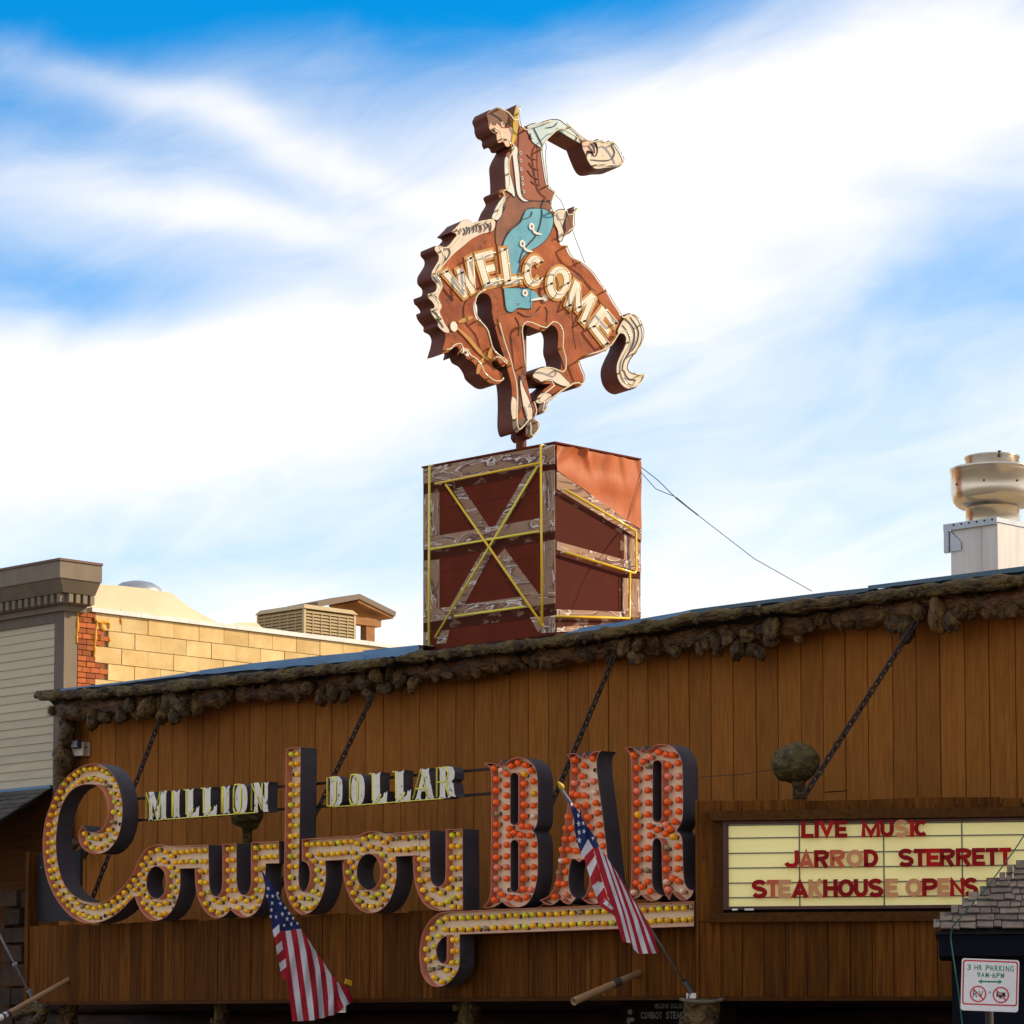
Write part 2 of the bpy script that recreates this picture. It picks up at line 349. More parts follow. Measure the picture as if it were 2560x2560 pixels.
# ------------------------------------------------------------------ the plank-fronted bar building
F0 = facade(0.0)
XL = F0.ab(150, 1800)[0]; XR = 9.2
bar = thing('bar_building', 'long brown plank-fronted building with knotty log eaves behind the bulb-lit sign', 'building', (0, 0, 0))
WT = EYE + 3.62
g = G().wbox(XL, XR, 0.06, 9.0, 0.15, WT + 0.1); part('wall', g, M['backing'], bar)
PATCH = {38: 2.05, 39: 2.05, 43: 2.12}; n_pl = 0
x = XL + 0.02
while x < XR:
    w = random.uniform(0.255, 0.282); x1 = min(x + w, XR)
    cut = random.random() < 0.12
    z0 = EYE + 0.75
    g = G().box(F0, x + 0.005, x1 - 0.006, z0 - EYE, WT - EYE, -0.05, random.uniform(-0.003, 0.003))
    cutz = PATCH.get(n_pl)
    if cutz:
        part('plank', G().box(F0, x + 0.005, x1 - 0.006, cutz + 0.005, WT - EYE, -0.05, 0.001), M['plank'], bar)
        g = G().box(F0, x + 0.005, x1 - 0.006, z0 - EYE, cutz - 0.004, -0.05, 0.004)
    part('plank', g, M['plank'], bar)
    x = x1; n_pl += 1
M['gravelroof'] = mat('tan_gravel_roof', (0.46, 0.37, 0.25), (0.36, 0.28, 0.18), (8, 8, 8), 5, 0.9)
part('roof', G().wbox(XL - 0.1, XR, -0.12, 9.1, WT + 0.04, WT + 0.16), M['gravelroof'], bar)
# ground floor, dark logs under the canopy
M['oldlog'] = mat('dark_old_log', (0.035, 0.014, 0.008), (0.012, 0.006, 0.004), (2, 14, 14), 6, 0.8, 0.01, spec=0.15)
for i in range(11):
    zz = 0.3 + i * 0.3
    path = [V((XL + k * 1.0, -0.1 + random.uniform(-0.015, 0.015), zz + random.uniform(-0.01, 0.01))) for k in range(int(XR - XL) + 1)]
    part('wall_log', G().tube(path, 0.15, 10), M['oldlog'], bar, sm=True)

# eave logs, traced along the roof edge
def bumpy_tube(path, r, n, amp, freq, seed, steps):
    P = resample(path, steps); g = G(); g.tube(P, r, n)
    for i, v in enumerate(g.v):
        k = min(i // n, len(P) - 1); d = v - P[k]
        q = v * freq + V((seed, seed * 2.0, seed))
        a = noise.noise(q) * amp + noise.noise(q * 2.7) * amp * 0.5
        g.v[i] = P[k] + d * (1 + a)
    return g
FU, FL = facade(0.42), facade(0.20)
up_px = [(92, 1738), (250, 1731), (428, 1716), (640, 1692), (801, 1674), (893, 1664), (1080, 1640), (1266, 1621), (1452, 1598), (1600, 1573), (1700, 1556), (1799, 1540), (1997, 1515), (2196, 1492), (2395, 1467), (2544, 1450), (2640, 1438)]
lo_px = [(140, 1776), (250, 1773), (428, 1760), (547, 1747), (640, 1732), (801, 1716), (893, 1702), (1080, 1682), (1266, 1657), (1452, 1630), (1638, 1610), (1800, 1590), (1997, 1562), (2097, 1553), (2196, 1540), (2395, 1518), (2519, 1508), (2640, 1495)]
upP = [FU.at(*p) for p in up_px]; loP = [FL.at(*p) for p in lo_px]
def log_run(path, cuts, r, amp, freq, seed, m, label):
    """a run of butted logs; returns (log, x0, x1) for each"""
    out = []; R = resample(path, 600); xs = [-99] + [c for c in cuts] + [99]
    for a, b in zip(xs, xs[1:]):
        P = [p for p in R if a + 0.006 <= p.x < b]; n = max(30, int((P[-1] - P[0]).length * 26)); d = V((0, random.uniform(-0.015, 0.015), random.uniform(-0.012, 0.012)))
        g = bumpy_tube([p + d for p in P], [r * k_ * (0.55 + 0.45 * min(1.0, (q + 0.5) / 6, (n - q) / 6)) for k_ in (random.uniform(0.94, 1.06),) for q in range(n)], 20, amp, freq, seed + a * 0.37, n)
        out.append((part('eave_log', g, m, bar, sm=True, label=label), a, b))
    return out
ulogs = log_run(upP, [FU.at(990, 1650).x, FU.at(1890, 1528).x], 0.056, 0.55, 4.8, 3.3, M['log'], 'thin upper weathered log along the roof edge')
llogs = log_run(loP, [FL.at(588, 1740).x, FL.at(1310, 1650).x, FL.at(2090, 1553).x], 0.108, 0.55, 3.0, 9.1, M['logd'], 'thick dark lower log with burls under the roof edge')
def log_at(logs, x): return next(o for o, a, b in logs if a <= x < b)
# burls
def burl_mesh(name, seed, sub=3, m='burl', k=1.0):
    import bmesh
    bm = bmesh.new(); bmesh.ops.create_icosphere(bm, subdivisions=sub, radius=1)
    for v in bm.verts:
        q = v.co * 1.1 + V((seed, seed, -seed)); a = noise.noise(q) * 0.30 + abs(noise.noise(q * 1.9)) * 0.42 + noise.noise(q * 4.5) * 0.07
        v.co *= 1 + (a - 0.18) * k
    me = bpy.data.meshes.new(name); bm.to_mesh(me); bm.free()
    me.polygons.foreach_set('use_smooth', [True] * len(me.polygons)); me.materials.append(M[m]); return me
BM = [burl_mesh('burl', 3.7 * i + 1) for i in range(7)]
BU = [burl_mesh('burl', 2.9 * i + 5, 3, 'burl_u') for i in range(5)]
KN = [burl_mesh('knob', 1.7 * i + 2, 4, 'knob', 0.42) for i in range(2)]
def burl(parent, p, sx, sy=None, sz=None, pool=None):
    m = Matrix.Translation(p) @ Matrix.Rotation(random.uniform(0, 6.28), 4, 'Y') @ Matrix.Rotation(random.uniform(-0.5, 0.5), 4, 'X') @ Matrix.Diagonal((sx, sy or sx, sz or sx, 1))
    return inst('burl', random.choice(pool or BM), parent, m)
def along(P, s):
    R = resample(P, 400); return R[min(399, max(0, int(s * 399)))]
FB = facade(0.33)
# big burls seen on the lower log: pixel centre and radius
for px, py, r in [(195, 1778, 30), (235, 1800, 24), (262, 1795, 20), (300, 1787, 26), (335, 1785, 18), (372, 1770, 34), (425, 1752, 46), (455, 1760, 36), (490, 1768, 22), (405, 1790, 24), (440, 1790, 22),
                  (330, 1762, 20), (560, 1735, 16), (610, 1728, 14), (775, 1720, 24), (800, 1745, 22), (830, 1735, 24), (860, 1740, 16), (912, 1705, 28), (945, 1690, 24), (960, 1720, 24), (1000, 1705, 26), (1035, 1710, 20), (920, 1735, 18),
                  (1085, 1695, 15), (1125, 1688, 16), (1190, 1680, 18), (1240, 1672, 12), (1330, 1660, 14), (1375, 1665, 12), (1560, 1620, 26), (1590, 1645, 24), (1602, 1612, 20), (1640, 1605, 16),
                  (1690, 1630, 18), (1745, 1622, 16), (1788, 1605, 26), (1785, 1628, 20), (1825, 1600, 22), (1845, 1625, 24), (1870, 1590, 24), (1880, 1625, 24), (1905, 1635, 20), (1935, 1572, 30), (1925, 1600, 26),
                  (1998, 1600, 15), (2045, 1545, 22), (2120, 1560, 16), (2210, 1535, 24), (2240, 1560, 32), (2265, 1575, 32), (2300, 1530, 24), (2350, 1540, 38), (2385, 1555, 30), (2405, 1530, 24), (2465, 1535, 18), (2500, 1530, 22), (2530, 1525, 26)]:
    p = FB.at(px, py); k = (p - CAM).length / FPX
    burl(log_at(llogs, p.x), p + V((0, random.uniform(-0.03, 0.06), 0)), r * k * random.uniform(0.85, 1.25), r * k * 0.75, r * k * random.uniform(0.7, 1.0))
for i in range(150):
    p = along(loP, random.random()) + V((0, random.uniform(-0.11, -0.03), random.uniform(-0.09, 0.07))); r = random.uniform(0.025, 0.065); burl(log_at(llogs, p.x), p, r * random.uniform(0.9, 1.8), r, r * random.uniform(0.6, 1.0))
for i in range(120):
    p = along(upP, random.random()) + V((0, -0.04, random.uniform(-0.045, 0.025))); r = random.uniform(0.016, 0.042); burl(log_at(ulogs, p.x), p, r, pool=BU)
# knotty corner post at the left end
cp = [F0.at(172, 1800, 0.12), F0.at(168, 1850, 0.12), F0.at(160, 1900, 0.12), F0.at(158, 1960, 0.12), F0.at(160, 2300, 0.12)]
cpost = part('corner_log', bumpy_tube(cp, [0.10] * 40, 12, 0.35, 3, 5, 40), M['log'], bar, sm=True)
for px, py, r in [(172, 1825, 20), (166, 1848, 22), (158, 1890, 26), (146, 1882, 16), (165, 1905, 26), (160, 1918, 22), (205, 2130, 18), (190, 2110, 16)]:
    p = F0.at(px, py, 0.2); k = (p - CAM).length / FPX; burl(cpost, p, r * k)
# soffit between the two logs
g = G(); A_ = resample(upP, 60); B_ = resample([p + V((0, 0.05, 0)) for p in loP], 60)
g.add([p + V((0, 0.06, 0.03)) for p in A_] + B_, [(60 + i, 61 + i, i + 1, i) for i in range(59)]); part('soffit', g, M['backing'], bar)
# flashing strips along the roof edge
FLS = facade(0.36)
def flash(top, bot, m='metal_skyblue', name='roof_flashing', rag=0.006):
    n = 22; T = resample([FLS.at(*p, 0) for p in top], n); B = resample([FLS.at(*p, 0.03) for p in bot], n); g = G(); vs = []
    for i in range(n):
        j = V((0, 0, random.uniform(-rag, rag))); vs += [B[i] + j, T[i], T[i] + V((0, 0.5, 0.01)), B[i] + V((0, 0.02, 0)) + j]
    g.add(vs, [(i*4 + a, i*4 + 4 + a, i*4 + 4 + b, i*4 + b) for i in range(n - 1) for a, b in ((0, 1), (1, 2), (3, 0))]); part(name, g, M[m], bar)
flash([(150, 1722), (285, 1707), (400, 1692), (501, 1677)], [(150, 1727), (317, 1708), (400, 1697), (501, 1685)])
flash([(499, 1676), (640, 1657), (792, 1640), (910, 1629)], [(499, 1686), (640, 1674), (739, 1666), (910, 1650)])
flash([(908, 1626), (1020, 1615), (1047, 1612)], [(908, 1650), (1020, 1637), (1047, 1630)])
flash([(1390, 1590), (1450, 1572)], [(1390, 1602), (1450, 1592)])
flash([(1446, 1570), (1600, 1547), (1700, 1530), (1728, 1524)], [(1446, 1585), (1600, 1562), (1700, 1546), (1728, 1541)])
flash([(1726, 1524), (1900, 1501), (2060, 1481), (2172, 1469)], [(1726, 1536), (1900, 1511), (2060, 1491), (2172, 1478)], 'metal_skyteal')
flash([(2170, 1464), (2380, 1438), (2640, 1405)], [(2170, 1474), (2380, 1449), (2640, 1418)], 'metal_skyteal')
flash([(90, 1728), (300, 1706), (501, 1684), (739, 1664), (1047, 1630), (1240, 1606), (1392, 1588)], [(90, 1736), (300, 1722), (501, 1698), (739, 1678), (1047, 1648), (1240, 1618), (1392, 1600)], 'tar', 'tar_strip', 0.02)
flash([(1390, 1600), (1600, 1560), (1728, 1540), (1900, 1510), (2172, 1476), (2640, 1416)], [(1390, 1612), (1600, 1570), (1728, 1548), (1900, 1518), (2172, 1484), (2640, 1424)], 'tar', 'tar_strip', 0.015)

# ------------------------------------------------------------------ canopy with plank fascia
WF = 1.65
FF = facade(WF)
aL = FF.ab(72, 2400)[0]
mq_corner = facade(2.02).at(1740, 2300)                     # outer corner of the canted marquee bay
aR = mq_corner.x - 0.02
bB = FF.ab(900, 2505)[1]; bT = FF.ab(900, 2284)[1]
can = thing('canopy', 'brown plank canopy front below the bulb-lit word, over the boardwalk', 'canopy', (0, -WF, EYE))
part('deck', G().wbox(aL, aR - 0.1, -WF + 0.1, -0.02, EYE + bB + 0.12, EYE + bB + 0.30), M['backing'], can)
x = aL
while x < aR:
    x1 = min(x + random.uniform(0.165, 0.195), aR)
    part('plank', G().box(FF, x + 0.003, x1 - 0.004, bB + 0.03, bT + random.uniform(-0.012, 0.012), -0.03, random.uniform(-0.004, 0.004)), M['fascia'], can)
    x = x1
part('back_frame', G().box(FF, aL + 0.02, aR - 0.02, bB + 0.05, bT - 0.03, -0.09, -0.032), M['backing'], can)
part('ledge', G().box(FF, aL, aR - 0.01, bB - 0.005, bB + 0.028, -0.1, 0.035), M['trim'], can)
part('corner_board', G().box(FF, aL - 0.07, aL - 0.003, bB - 0.02, FF.ab(60, 2130)[1], -0.12, 0.012), M['fascia'], can)
# tarred end panel behind the capital letter
pa, pb = FF.ab(88, 2305, -0.1), FF.ab(160, 2128, -0.1)
M['tarboard'] = mat('flaking_black_board', (0.012, 0.012, 0.013), (0.02, 0.014, 0.012), (8, 8, 8), 6, 0.7, spots=((0.22, 0.23, 0.25), 5, 0.66))
part('end_panel', G().box(FF, pa[0], pb[0] + 0.3, pa[1], pb[1], -0.13, -0.1), M['tarboard'], can)
# log posts
for px, w, r in [(556, 1.45, 0.085), (1176, 1.45, 0.105), (175, 1.45, 0.09)]:
    p = facade(w).at(px, 2520)
    path = [V((p.x + random.uniform(-0.02, 0.02), p.y, z)) for z in (0.15, 0.9, 1.6, 2.2, 2.75, EYE + bB + 0.14)]
    o = part('post', bumpy_tube(path, [r] * 30, 12, 0.3, 3, px, 30), M['log'], can, sm=True)
    for i in range(7): burl(o, V((p.x, p.y, 0)) + V((random.uniform(-r, r), -r * 0.8, EYE + random.uniform(-0.2, 0.2))), random.uniform(0.03, 0.06))
# gnarled bracket at the far left
br = [facade(1.7).at(*q) for q in [(40, 2540), (60, 2525), (90, 2518), (112, 2522), (100, 2545), (70, 2575)]]
part('knotty_bracket', bumpy_tube(br, [0.06] * 30, 10, 0.4, 6, 2, 30), M['log'], can, sm=True)
for i in range(9):
    p = facade(1.2).at(200 + i * 165, 2530)
    part('beam', G().wbox(p.x - 0.05, p.x + 0.05, -WF + 0.1, -0.1, EYE + bB + 0.02, EYE + bB + 0.115), M['trim'], can)

# ------------------------------------------------------------------ canted marquee bay
PH = math.radians(11.5)
MQ = Pl((mq_corner.x, mq_corner.y, EYE), rh * math.cos(PH) - dh * math.sin(PH))
M['mq_panel'] = mat('yellowed_acrylic_glow', (0.96, 0.82, 0.33), (0.92, 0.77, 0.29), (3, 3, 3), 5, 0.35, spots=((0.60, 0.50, 0.26), 6, 0.72), glow=0.16)  # faint emission added only to brighten the panel against the shaded wood
M['redframe'] = mat('dark_red_frame', (0.10, 0.03, 0.02), (0.06, 0.022, 0.016), (8, 8, 8), 5, 0.6)
M['track'] = mat('grey_track', (0.14, 0.13, 0.11), rough=0.5)
mq = thing('marquee', 'canted wooden marquee bay with a pale yellow letter board', 'marquee', (mq_corner.x, mq_corner.y, EYE))
mab = lambda x, y, n=0.0: MQ.ab(*Z8([(x, y)])[0], n)
L0 = 3.6
tb = mab(40, 240)[1]; bb = mab(800, 1382)[1]
part('cabinet', G().box(MQ, 0.03, L0, bb + 0.05, tb - 0.05, -0.6, -0.03), M['backing'], mq)
jx = [66, 190, 313, 437, 562, 685, 808, 933, 1060, 1183, 1307, 1435, 1560, 1685, 1810, 1940]
ja = [mab(x, 1200)[0] for x in jx]
for i in range(len(ja) - 1):
    part('plank', G().box(MQ, ja[i] + 0.003, ja[i+1] - 0.003, bb + 0.03, mab(500, 925)[1], -0.03, random.uniform(-0.004, 0.004)), M['fascia'], mq)
    part('top_plank', G().box(MQ, ja[i] + 0.003, ja[i+1] - 0.003, mab(300, 300)[1], tb + random.uniform(-0.01, 0.01), -0.03, random.uniform(-0.004, 0.004)), M['fascia'], mq)
part('corner_board', G().box(MQ, 0.0, ja[0] - 0.002, bb - 0.02, tb + 0.015, -0.12, 0.014), M['fascia'], mq)
part('side_board', G().box(MQ, ja[0], mab(146, 500)[0], mab(300, 925)[1], mab(300, 300)[1], -0.03, 0.006), M['fascia'], mq)
h0, h1, h2, h3 = mab(105, 295, 0.06), mab(125, 350, 0.06), mab(1990, 350, 0.06), mab(1990, 295, 0.06)
part('floor', G().box(MQ, 0.05, L0, bb + 0.06, bb + 0.2, -2.4, -0.61), M['backing'], mq)
part('hood', G().quadp(MQ, [(h0[0], h0[1]), (h1[0] + 0.02, h1[1]), (L0 - 0.05, h1[1]), (L0 - 0.05, h0[1])], -0.02, 0.09), M['trim'], mq)
part('sill', G().box(MQ, mab(124, 900)[0], L0 - 0.1, mab(300, 934)[1], mab(300, 880)[1], -0.02, 0.075), M['trim'], mq)
part('jamb', G().box(MQ, mab(147, 500)[0], mab(204, 500)[0], mab(300, 879)[1], mab(300, 352)[1], -0.03, 0.03), M['trim'], mq)
fr = G(); A0, A1, B0, B1 = mab(206, 600)[0], L0 - 0.12, mab(300, 862)[1], mab(300, 354)[1]
pa0, pb0, pb1 = mab(231, 600)[0], mab(300, 842)[1], mab(300, 371)[1]
part('frame_side', G().box(MQ, A0, pa0, B0, B1, -0.03, 0.05), M['redframe'], mq)
part('frame_top', G().box(MQ, pa0 + 0.001, A1, pb1 + 0.002, B1 - 0.001, -0.03, 0.048), M['redframe'], mq)
part('frame_bottom', G().box(MQ, pa0 + 0.001, A1, B0 + 0.001, pb0 - 0.002, -0.03, 0.048), M['redframe'], mq)
sx = [231, 642, 1127, 1577, 2010]
sa = [mab(x, 600)[0] for x in sx]
for i in range(4):
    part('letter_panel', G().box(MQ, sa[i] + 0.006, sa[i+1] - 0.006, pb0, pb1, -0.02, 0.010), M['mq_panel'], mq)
    if i: part('divider', G().box(MQ, sa[i] - 0.005, sa[i] + 0.005, pb0, pb1, -0.02, 0.016), M['track'], mq)
for y in (450, 537, 622, 708, 792, 376):
    b = mab(300, y)[1]
    part('letter_track', G().box(MQ, pa0 + 0.004, A1, b - 0.005, b + 0.005, 0.011, 0.022), M['track'], mq)
part('ledge', G().box(MQ, 0.02, L0, bb - 0.004, bb + 0.028, -0.1, 0.03), M['trim'], mq)
part('sticker', G().box(MQ, mab(258, 860)[0], mab(290, 860)[0], mab(270, 866)[1], mab(270, 856)[1], 0.04, 0.05), M['white'], mq)
part('sticker', G().box(MQ, mab(330, 860)[0], mab(382, 860)[0], mab(270, 866)[1], mab(270, 856)[1], 0.04, 0.05), M['white'], mq)

# ------------------------------------------------------------------ text
_fontcache = {}
def glyph(ch, bold=0.0):
    """flat outline mesh of built-in lettering: verts 0..1 box, faces"""
    k = (ch, bold)
    if k in _fontcache: return _fontcache[k]
    cu = bpy.data.curves.new('lettering', 'FONT'); cu.body = ch; cu.extrude = 0.5; cu.offset = bold; cu.resolution_u = 4
    o = bpy.data.objects.new('lettering', cu); C.objects.link(o)
    me = bpy.data.meshes.new_from_object(o); bpy.data.objects.remove(o); bpy.data.curves.remove(cu)
    vs = [v.co.copy() for v in me.vertices]; fs = [tuple(p.vertices) for p in me.polygons]; bpy.data.meshes.remove(me)
    x0, x1 = min(v.x for v in vs), max(v.x for v in vs); y0, y1 = min(v.y for v in vs), max(v.y for v in vs)
    r = ([V(((v.x - x0) / (x1 - x0), (v.y - y0) / (y1 - y0), v.z + 0.5)) for v in vs], fs, (x1 - x0) / (y1 - y0))
    _fontcache[k] = r; return r
def text_in(g, pl, ch, a0, a1, b0, b1, n0, n1, bold=0.0, m=0):
    vs, fs, _ = glyph(ch, bold)
    return g.add([pl.pt(a0 + v.x * (a1 - a0), b0 + v.y * (b1 - b0), n0 + v.z * (n1 - n0)) for v in vs], fs, m)
def ribbon(P, t, closed=False):
    n = len(P); A, B = [], []
    for i in range(n):
        a = P[i-1] if (i or closed) else None; c = P[(i+1) % n] if (i < n - 1 or closed) else None; b = P[i]
        d1 = (b - a).normalized() if a is not None else (c - b).normalized(); d2 = (c - b).normalized() if c is not None else d1
        n1, n2 = V((-d1.y, d1.x)), V((-d2.y, d2.x)); m = n1 + n2; m = m.normalized() if m.length > 1e-6 else n1
        k = t / 2 / max(0.5, m.dot(n1)); A.append(b + m * k); B.append(b - m * k)
    return A, B
def arc(cx, cy, rx, ry, a0, a1, n=10): return [(cx + rx * math.cos(math.radians(a0 + (a1 - a0) * i / n)), cy + ry * math.sin(math.radians(a0 + (a1 - a0) * i / n))) for i in range(n + 1)]
T_ = 0.245; e_ = T_ / 2
BOLD = {'L': [[(e_, 1), (e_, e_), (1, e_)]], 'I': [[(0.5, 0), (0.5, 1)]], 'V': [[(0.12, 1.0), (0.5, 0.16), (0.88, 1.0)]], 'E': [[(1, 1 - e_), (e_, 1 - e_), (e_, e_), (1, e_)], [(e_, 0.5), (0.9, 0.5)]], 'F': [[(1, 1 - e_), (e_, 1 - e_), (e_, 0)], [(e_, 0.5), (0.9, 0.5)]],
        'M': [[(0.10, 0), (0.13, 0.86), (0.5, 0.16), (0.87, 0.86), (0.90, 0)]], 'U': [[(e_, 1)] + arc(0.5, 0.42, 0.5 - e_, 0.42 - e_, 180, 360) + [(1 - e_, 1)]], 'T': [[(0, 1 - e_), (1, 1 - e_)], [(0.5, 1 - T_), (0.5, 0)]],
        'C': [arc(0.5, 0.5, 0.5 - e_, 0.5 - e_, 45, 315, 16)], 'O': [arc(0.5, 0.5, 0.5 - e_, 0.5 - e_, 0, 360, 22)], 'S': [arc(0.5, 0.71, 0.38, 0.19, 20, 270, 10) + arc(0.5, 0.30, 0.40, 0.20, 90, -160, 10)],
        'J': [[(1 - e_, 1)] + arc(0.5, 0.34, 0.5 - e_, 0.34 - e_, 0, -170, 9)], 'A': [[(0.10, 0), (0.5, 0.86), (0.90, 0)], [(0.25, 0.27), (0.75, 0.27)]], 'H': [[(e_, 0), (e_, 1)], [(1 - e_, 0), (1 - e_, 1)], [(e_, 0.5), (1 - e_, 0.5)]],
        'K': [[(e_, 0), (e_, 1)], [(0.88, 1), (0.25, 0.45)], [(0.38, 0.56), (0.88, 0)]], 'P': [[(e_, 0), (e_, 1 - e_), (0.55, 1 - e_)] + arc(0.62, 0.69, 0.28, 0.31 - e_, 80, -80, 7) + [(0.55, 0.48), (e_, 0.48)]],
        'R': [[(e_, 0), (e_, 1 - e_), (0.55, 1 - e_)] + arc(0.62, 0.71, 0.26, 0.29 - e_, 80, -80, 7) + [(0.55, 0.5), (e_, 0.5)], [(0.50, 0.46), (0.86, 0)]], 'D': [[(e_, 0.02), (e_, 1 - e_), (0.45, 1 - e_)] + arc(0.45, 0.5, 0.55 - e_, 0.5 - e_, 85, -85, 10) + [(0.45, e_), (0.02, e_)]],
        'N': [[(e_, 0), (e_, 0.86), (1 - e_, 0.14), (1 - e_, 1)]]}
def bold_in(g, pl, ch, a0, a1, b0, b1, n0, n1):
    h = b1 - b0; w = a1 - a0
    for k, st in enumerate(BOLD[ch]):
        P = [V((a0 + u * w, b0 + v * h)) for u, v in st]; cl = ch == 'O'
        A, B = ribbon(P[:-1] if cl else P, T_ * h, cl); m = len(A); f = n1 + 0.0006 * k
        vs = [pl.pt(*p, n0) for p in A] + [pl.pt(*p, n0) for p in B] + [pl.pt(*p, f) for p in A] + [pl.pt(*p, f) for p in B]; fs = []
        for i in range(m if cl else m - 1):
            j = (i + 1) % m; fs += [(2*m + i, 3*m + i, 3*m + j, 2*m + j), (i, 2*m + i, 2*m + j, j), (m + j, 3*m + j, 3*m + i, m + i), (i, j, m + j, m + i)]
        if not cl: fs += [(0, m, 3*m, 2*m), (m - 1, 3*m - 1, 4*m - 1, 2*m - 1)]
        g.add(vs, fs)
    return g
M['lt_dark'] = mat('dark_red_plastic', (0.32, 0.003, 0.004), (0.24, 0.002, 0.004), (6, 6, 6), 3, 0.45, rnd=0.12, spec=0.12)
M['lt_red'] = mat('red_plastic', (0.44, 0.006, 0.005), rough=0.45, rnd=0.1, spec=0.12)
M['lt_org'] = mat('faded_orange_plastic', (0.60, 0.07, 0.018), (0.50, 0.10, 0.03), (10, 10, 10), 3, 0.4)
M['lt_tan'] = mat('bleached_tan_plastic', (0.66, 0.24, 0.08), (0.60, 0.27, 0.11), (10, 10, 10), 3, 0.4)
rows = [(348, 450, 343, 441, 655, 1380, [('L', 655, 722, 'd'), ('I', 730, 750, 'd'), ('V', 753, 842, 'r'), ('E', 849, 915, 'd'), ('M', 998, 1105, 'r'), ('U', 1109, 1180, 'd'), ('S', 1190, 1265, 't'), ('I', 1277, 1299, 'r'), ('C', 1303, 1380, 'd')]),
        (520, 622, 503, 607, 555, 1858, [('J', 555, 635, 'r'), ('A', 640, 719, 'o'), ('R', 728, 808, 'd'), ('R', 820, 900, 'o'), ('O', 912, 1005, 't'), ('D', 1014, 1090, 'd'), ('S', 1213, 1293, 'd'), ('T', 1299, 1370, 'd'), ('E', 1375, 1446, 'r'), ('R', 1450, 1532, 'd'), ('R', 1543, 1628, 'd'), ('E', 1638, 1708, 'd'), ('T', 1713, 1785, 'd'), ('T', 1790, 1858, 'r')]),
        (690, 795, 677, 783, 370, 1663, [('S', 370, 450, 'd'), ('T', 455, 520, 'o'), ('E', 523, 592, 't'), ('A', 597, 690, 'd'), ('K', 696, 775, 't'), ('H', 780, 858, 'd'), ('O', 863, 953, 'd'), ('U', 957, 1031, 'd'), ('S', 1040, 1118, 'd'), ('E', 1138, 1207, 't'), ('O', 1252, 1345, 't'), ('P', 1349, 1432, 'd'), ('E', 1438, 1506, 't'), ('N', 1510, 1588, 'r'), ('S', 1592, 1663, 'd'), ('F', 1722, 1785, 'd')])]
ORD = ['first', 'second', 'third', 'fourth', 'fifth', 'sixth', 'seventh', 'eighth', 'ninth', 'tenth', 'eleventh', 'twelfth', 'thirteenth', 'fourteenth', 'fifteenth', 'sixteenth']
CN = {'d': ('lt_dark', 'dark red'), 'r': ('lt_red', 'red'), 'o': ('lt_org', 'faded orange'), 't': ('lt_tan', 'bleached tan')}
for ri, (yt0, yb0, yt1, yb1, xa, xb, letters) in enumerate(rows):
    for li, (ch, x0, x1, c) in enumerate(letters):
        t = ((x0 + x1) / 2 - xa) / (xb - xa); yt = yt0 + (yt1 - yt0) * t; yb = yb0 + (yb1 - yb0) * t
        q0, q1 = mab(x0, yb, 0.057), mab(x1, yt, 0.057)
        g = bold_in(G(), MQ, ch, q0[0], q1[0], q0[1], q1[1], 0.052, 0.062)
        solo('marquee_letter', g, M[CN[c][0]], f'{CN[c][1]} plastic letter {ch}, {ORD[li]} in the {ORD[ri]} line of the marquee', 'letter', MQ.pt(q0[0], q0[1], 0.024), group='changeable letters on the marquee board')

# ------------------------------------------------------------------ neighbouring clapboard building
M['siding'] = mat('cream_siding', (0.53, 0.445, 0.305), (0.475, 0.395, 0.27), (2, 2, 14), 5, 0.7, rnd=0.05)
M['taupe'] = mat('taupe_trim', (0.215, 0.165, 0.115), (0.175, 0.135, 0.092), (6, 6, 3), 6, 0.75, rnd=0.06)
M['taupe_d'] = mat('taupe_frieze', (0.16, 0.12, 0.085), (0.13, 0.095, 0.07), (6, 6, 3), 6, 0.75)
M['block'] = mat('tan_concrete_block', (0.70, 0.52, 0.25), (0.57, 0.38, 0.15), (3, 3, 3), 8, 0.9, 0.008, (30, 30, 30), rnd=0.10, spots=((0.74, 0.70, 0.62), 0.8, 0.60))
M['mortar'] = mat('mortar', (0.55, 0.40, 0.19), rough=0.95)
M['brick'] = mat('red_brick', (0.42, 0.115, 0.03), (0.33, 0.085, 0.025), (9, 9, 9), 5, 0.9, 0.003, (50, 50, 50), rnd=0.3)
M['foam'] = mat('yellow_spray_foam', (0.72, 0.36, 0.03), (0.60, 0.26, 0.02), (20, 20, 20), 4, 0.8)
M['coping'] = mat('pale_coping', (0.66, 0.66, 0.62), (0.56, 0.56, 0.53), (4, 4, 4), 4, 0.5, metal=0.1)
M['membrane'] = mat('cream_roof_membrane', (0.72, 0.60, 0.40), (0.64, 0.53, 0.34), (2, 2, 2), 5, 0.6)
UC = -7.61; YF = 0.14
lb = thing('clapboard_building', 'cream clapboard building with taupe cornice and a tan block side wall', 'building', (UC, YF, 0))
CMT = EYE + 5.0
part('wall', G().wbox(-22, UC - 0.05, YF + 0.06, 14, 0, CMT - 0.06), M['mortar'], lb)
part('lower_front', G().wbox(-22, UC - 0.04, YF + 0.02, YF + 0.058, 0, EYE + 2.8), M['trim'], lb)
WFp = Pl((UC, YF, EYE), (1, 0, 0))
z = EYE + 2.86; top = EYE + 4.80
while z < top - 0.02:
    z1 = min(z + 0.104, top)
    g = G().hexa([(-11, YF - 0.018, z), (-7.80, YF - 0.018, z), (-7.80, YF + 0.05, z), (-11, YF + 0.05, z), (-11, YF - 0.003, z1 + 0.012), (-7.80, YF - 0.003, z1 + 0.012), (-7.80, YF + 0.05, z1 + 0.012), (-11, YF + 0.05, z1 + 0.012)])
    part('siding_board', g, M['siding'], lb); z = z1
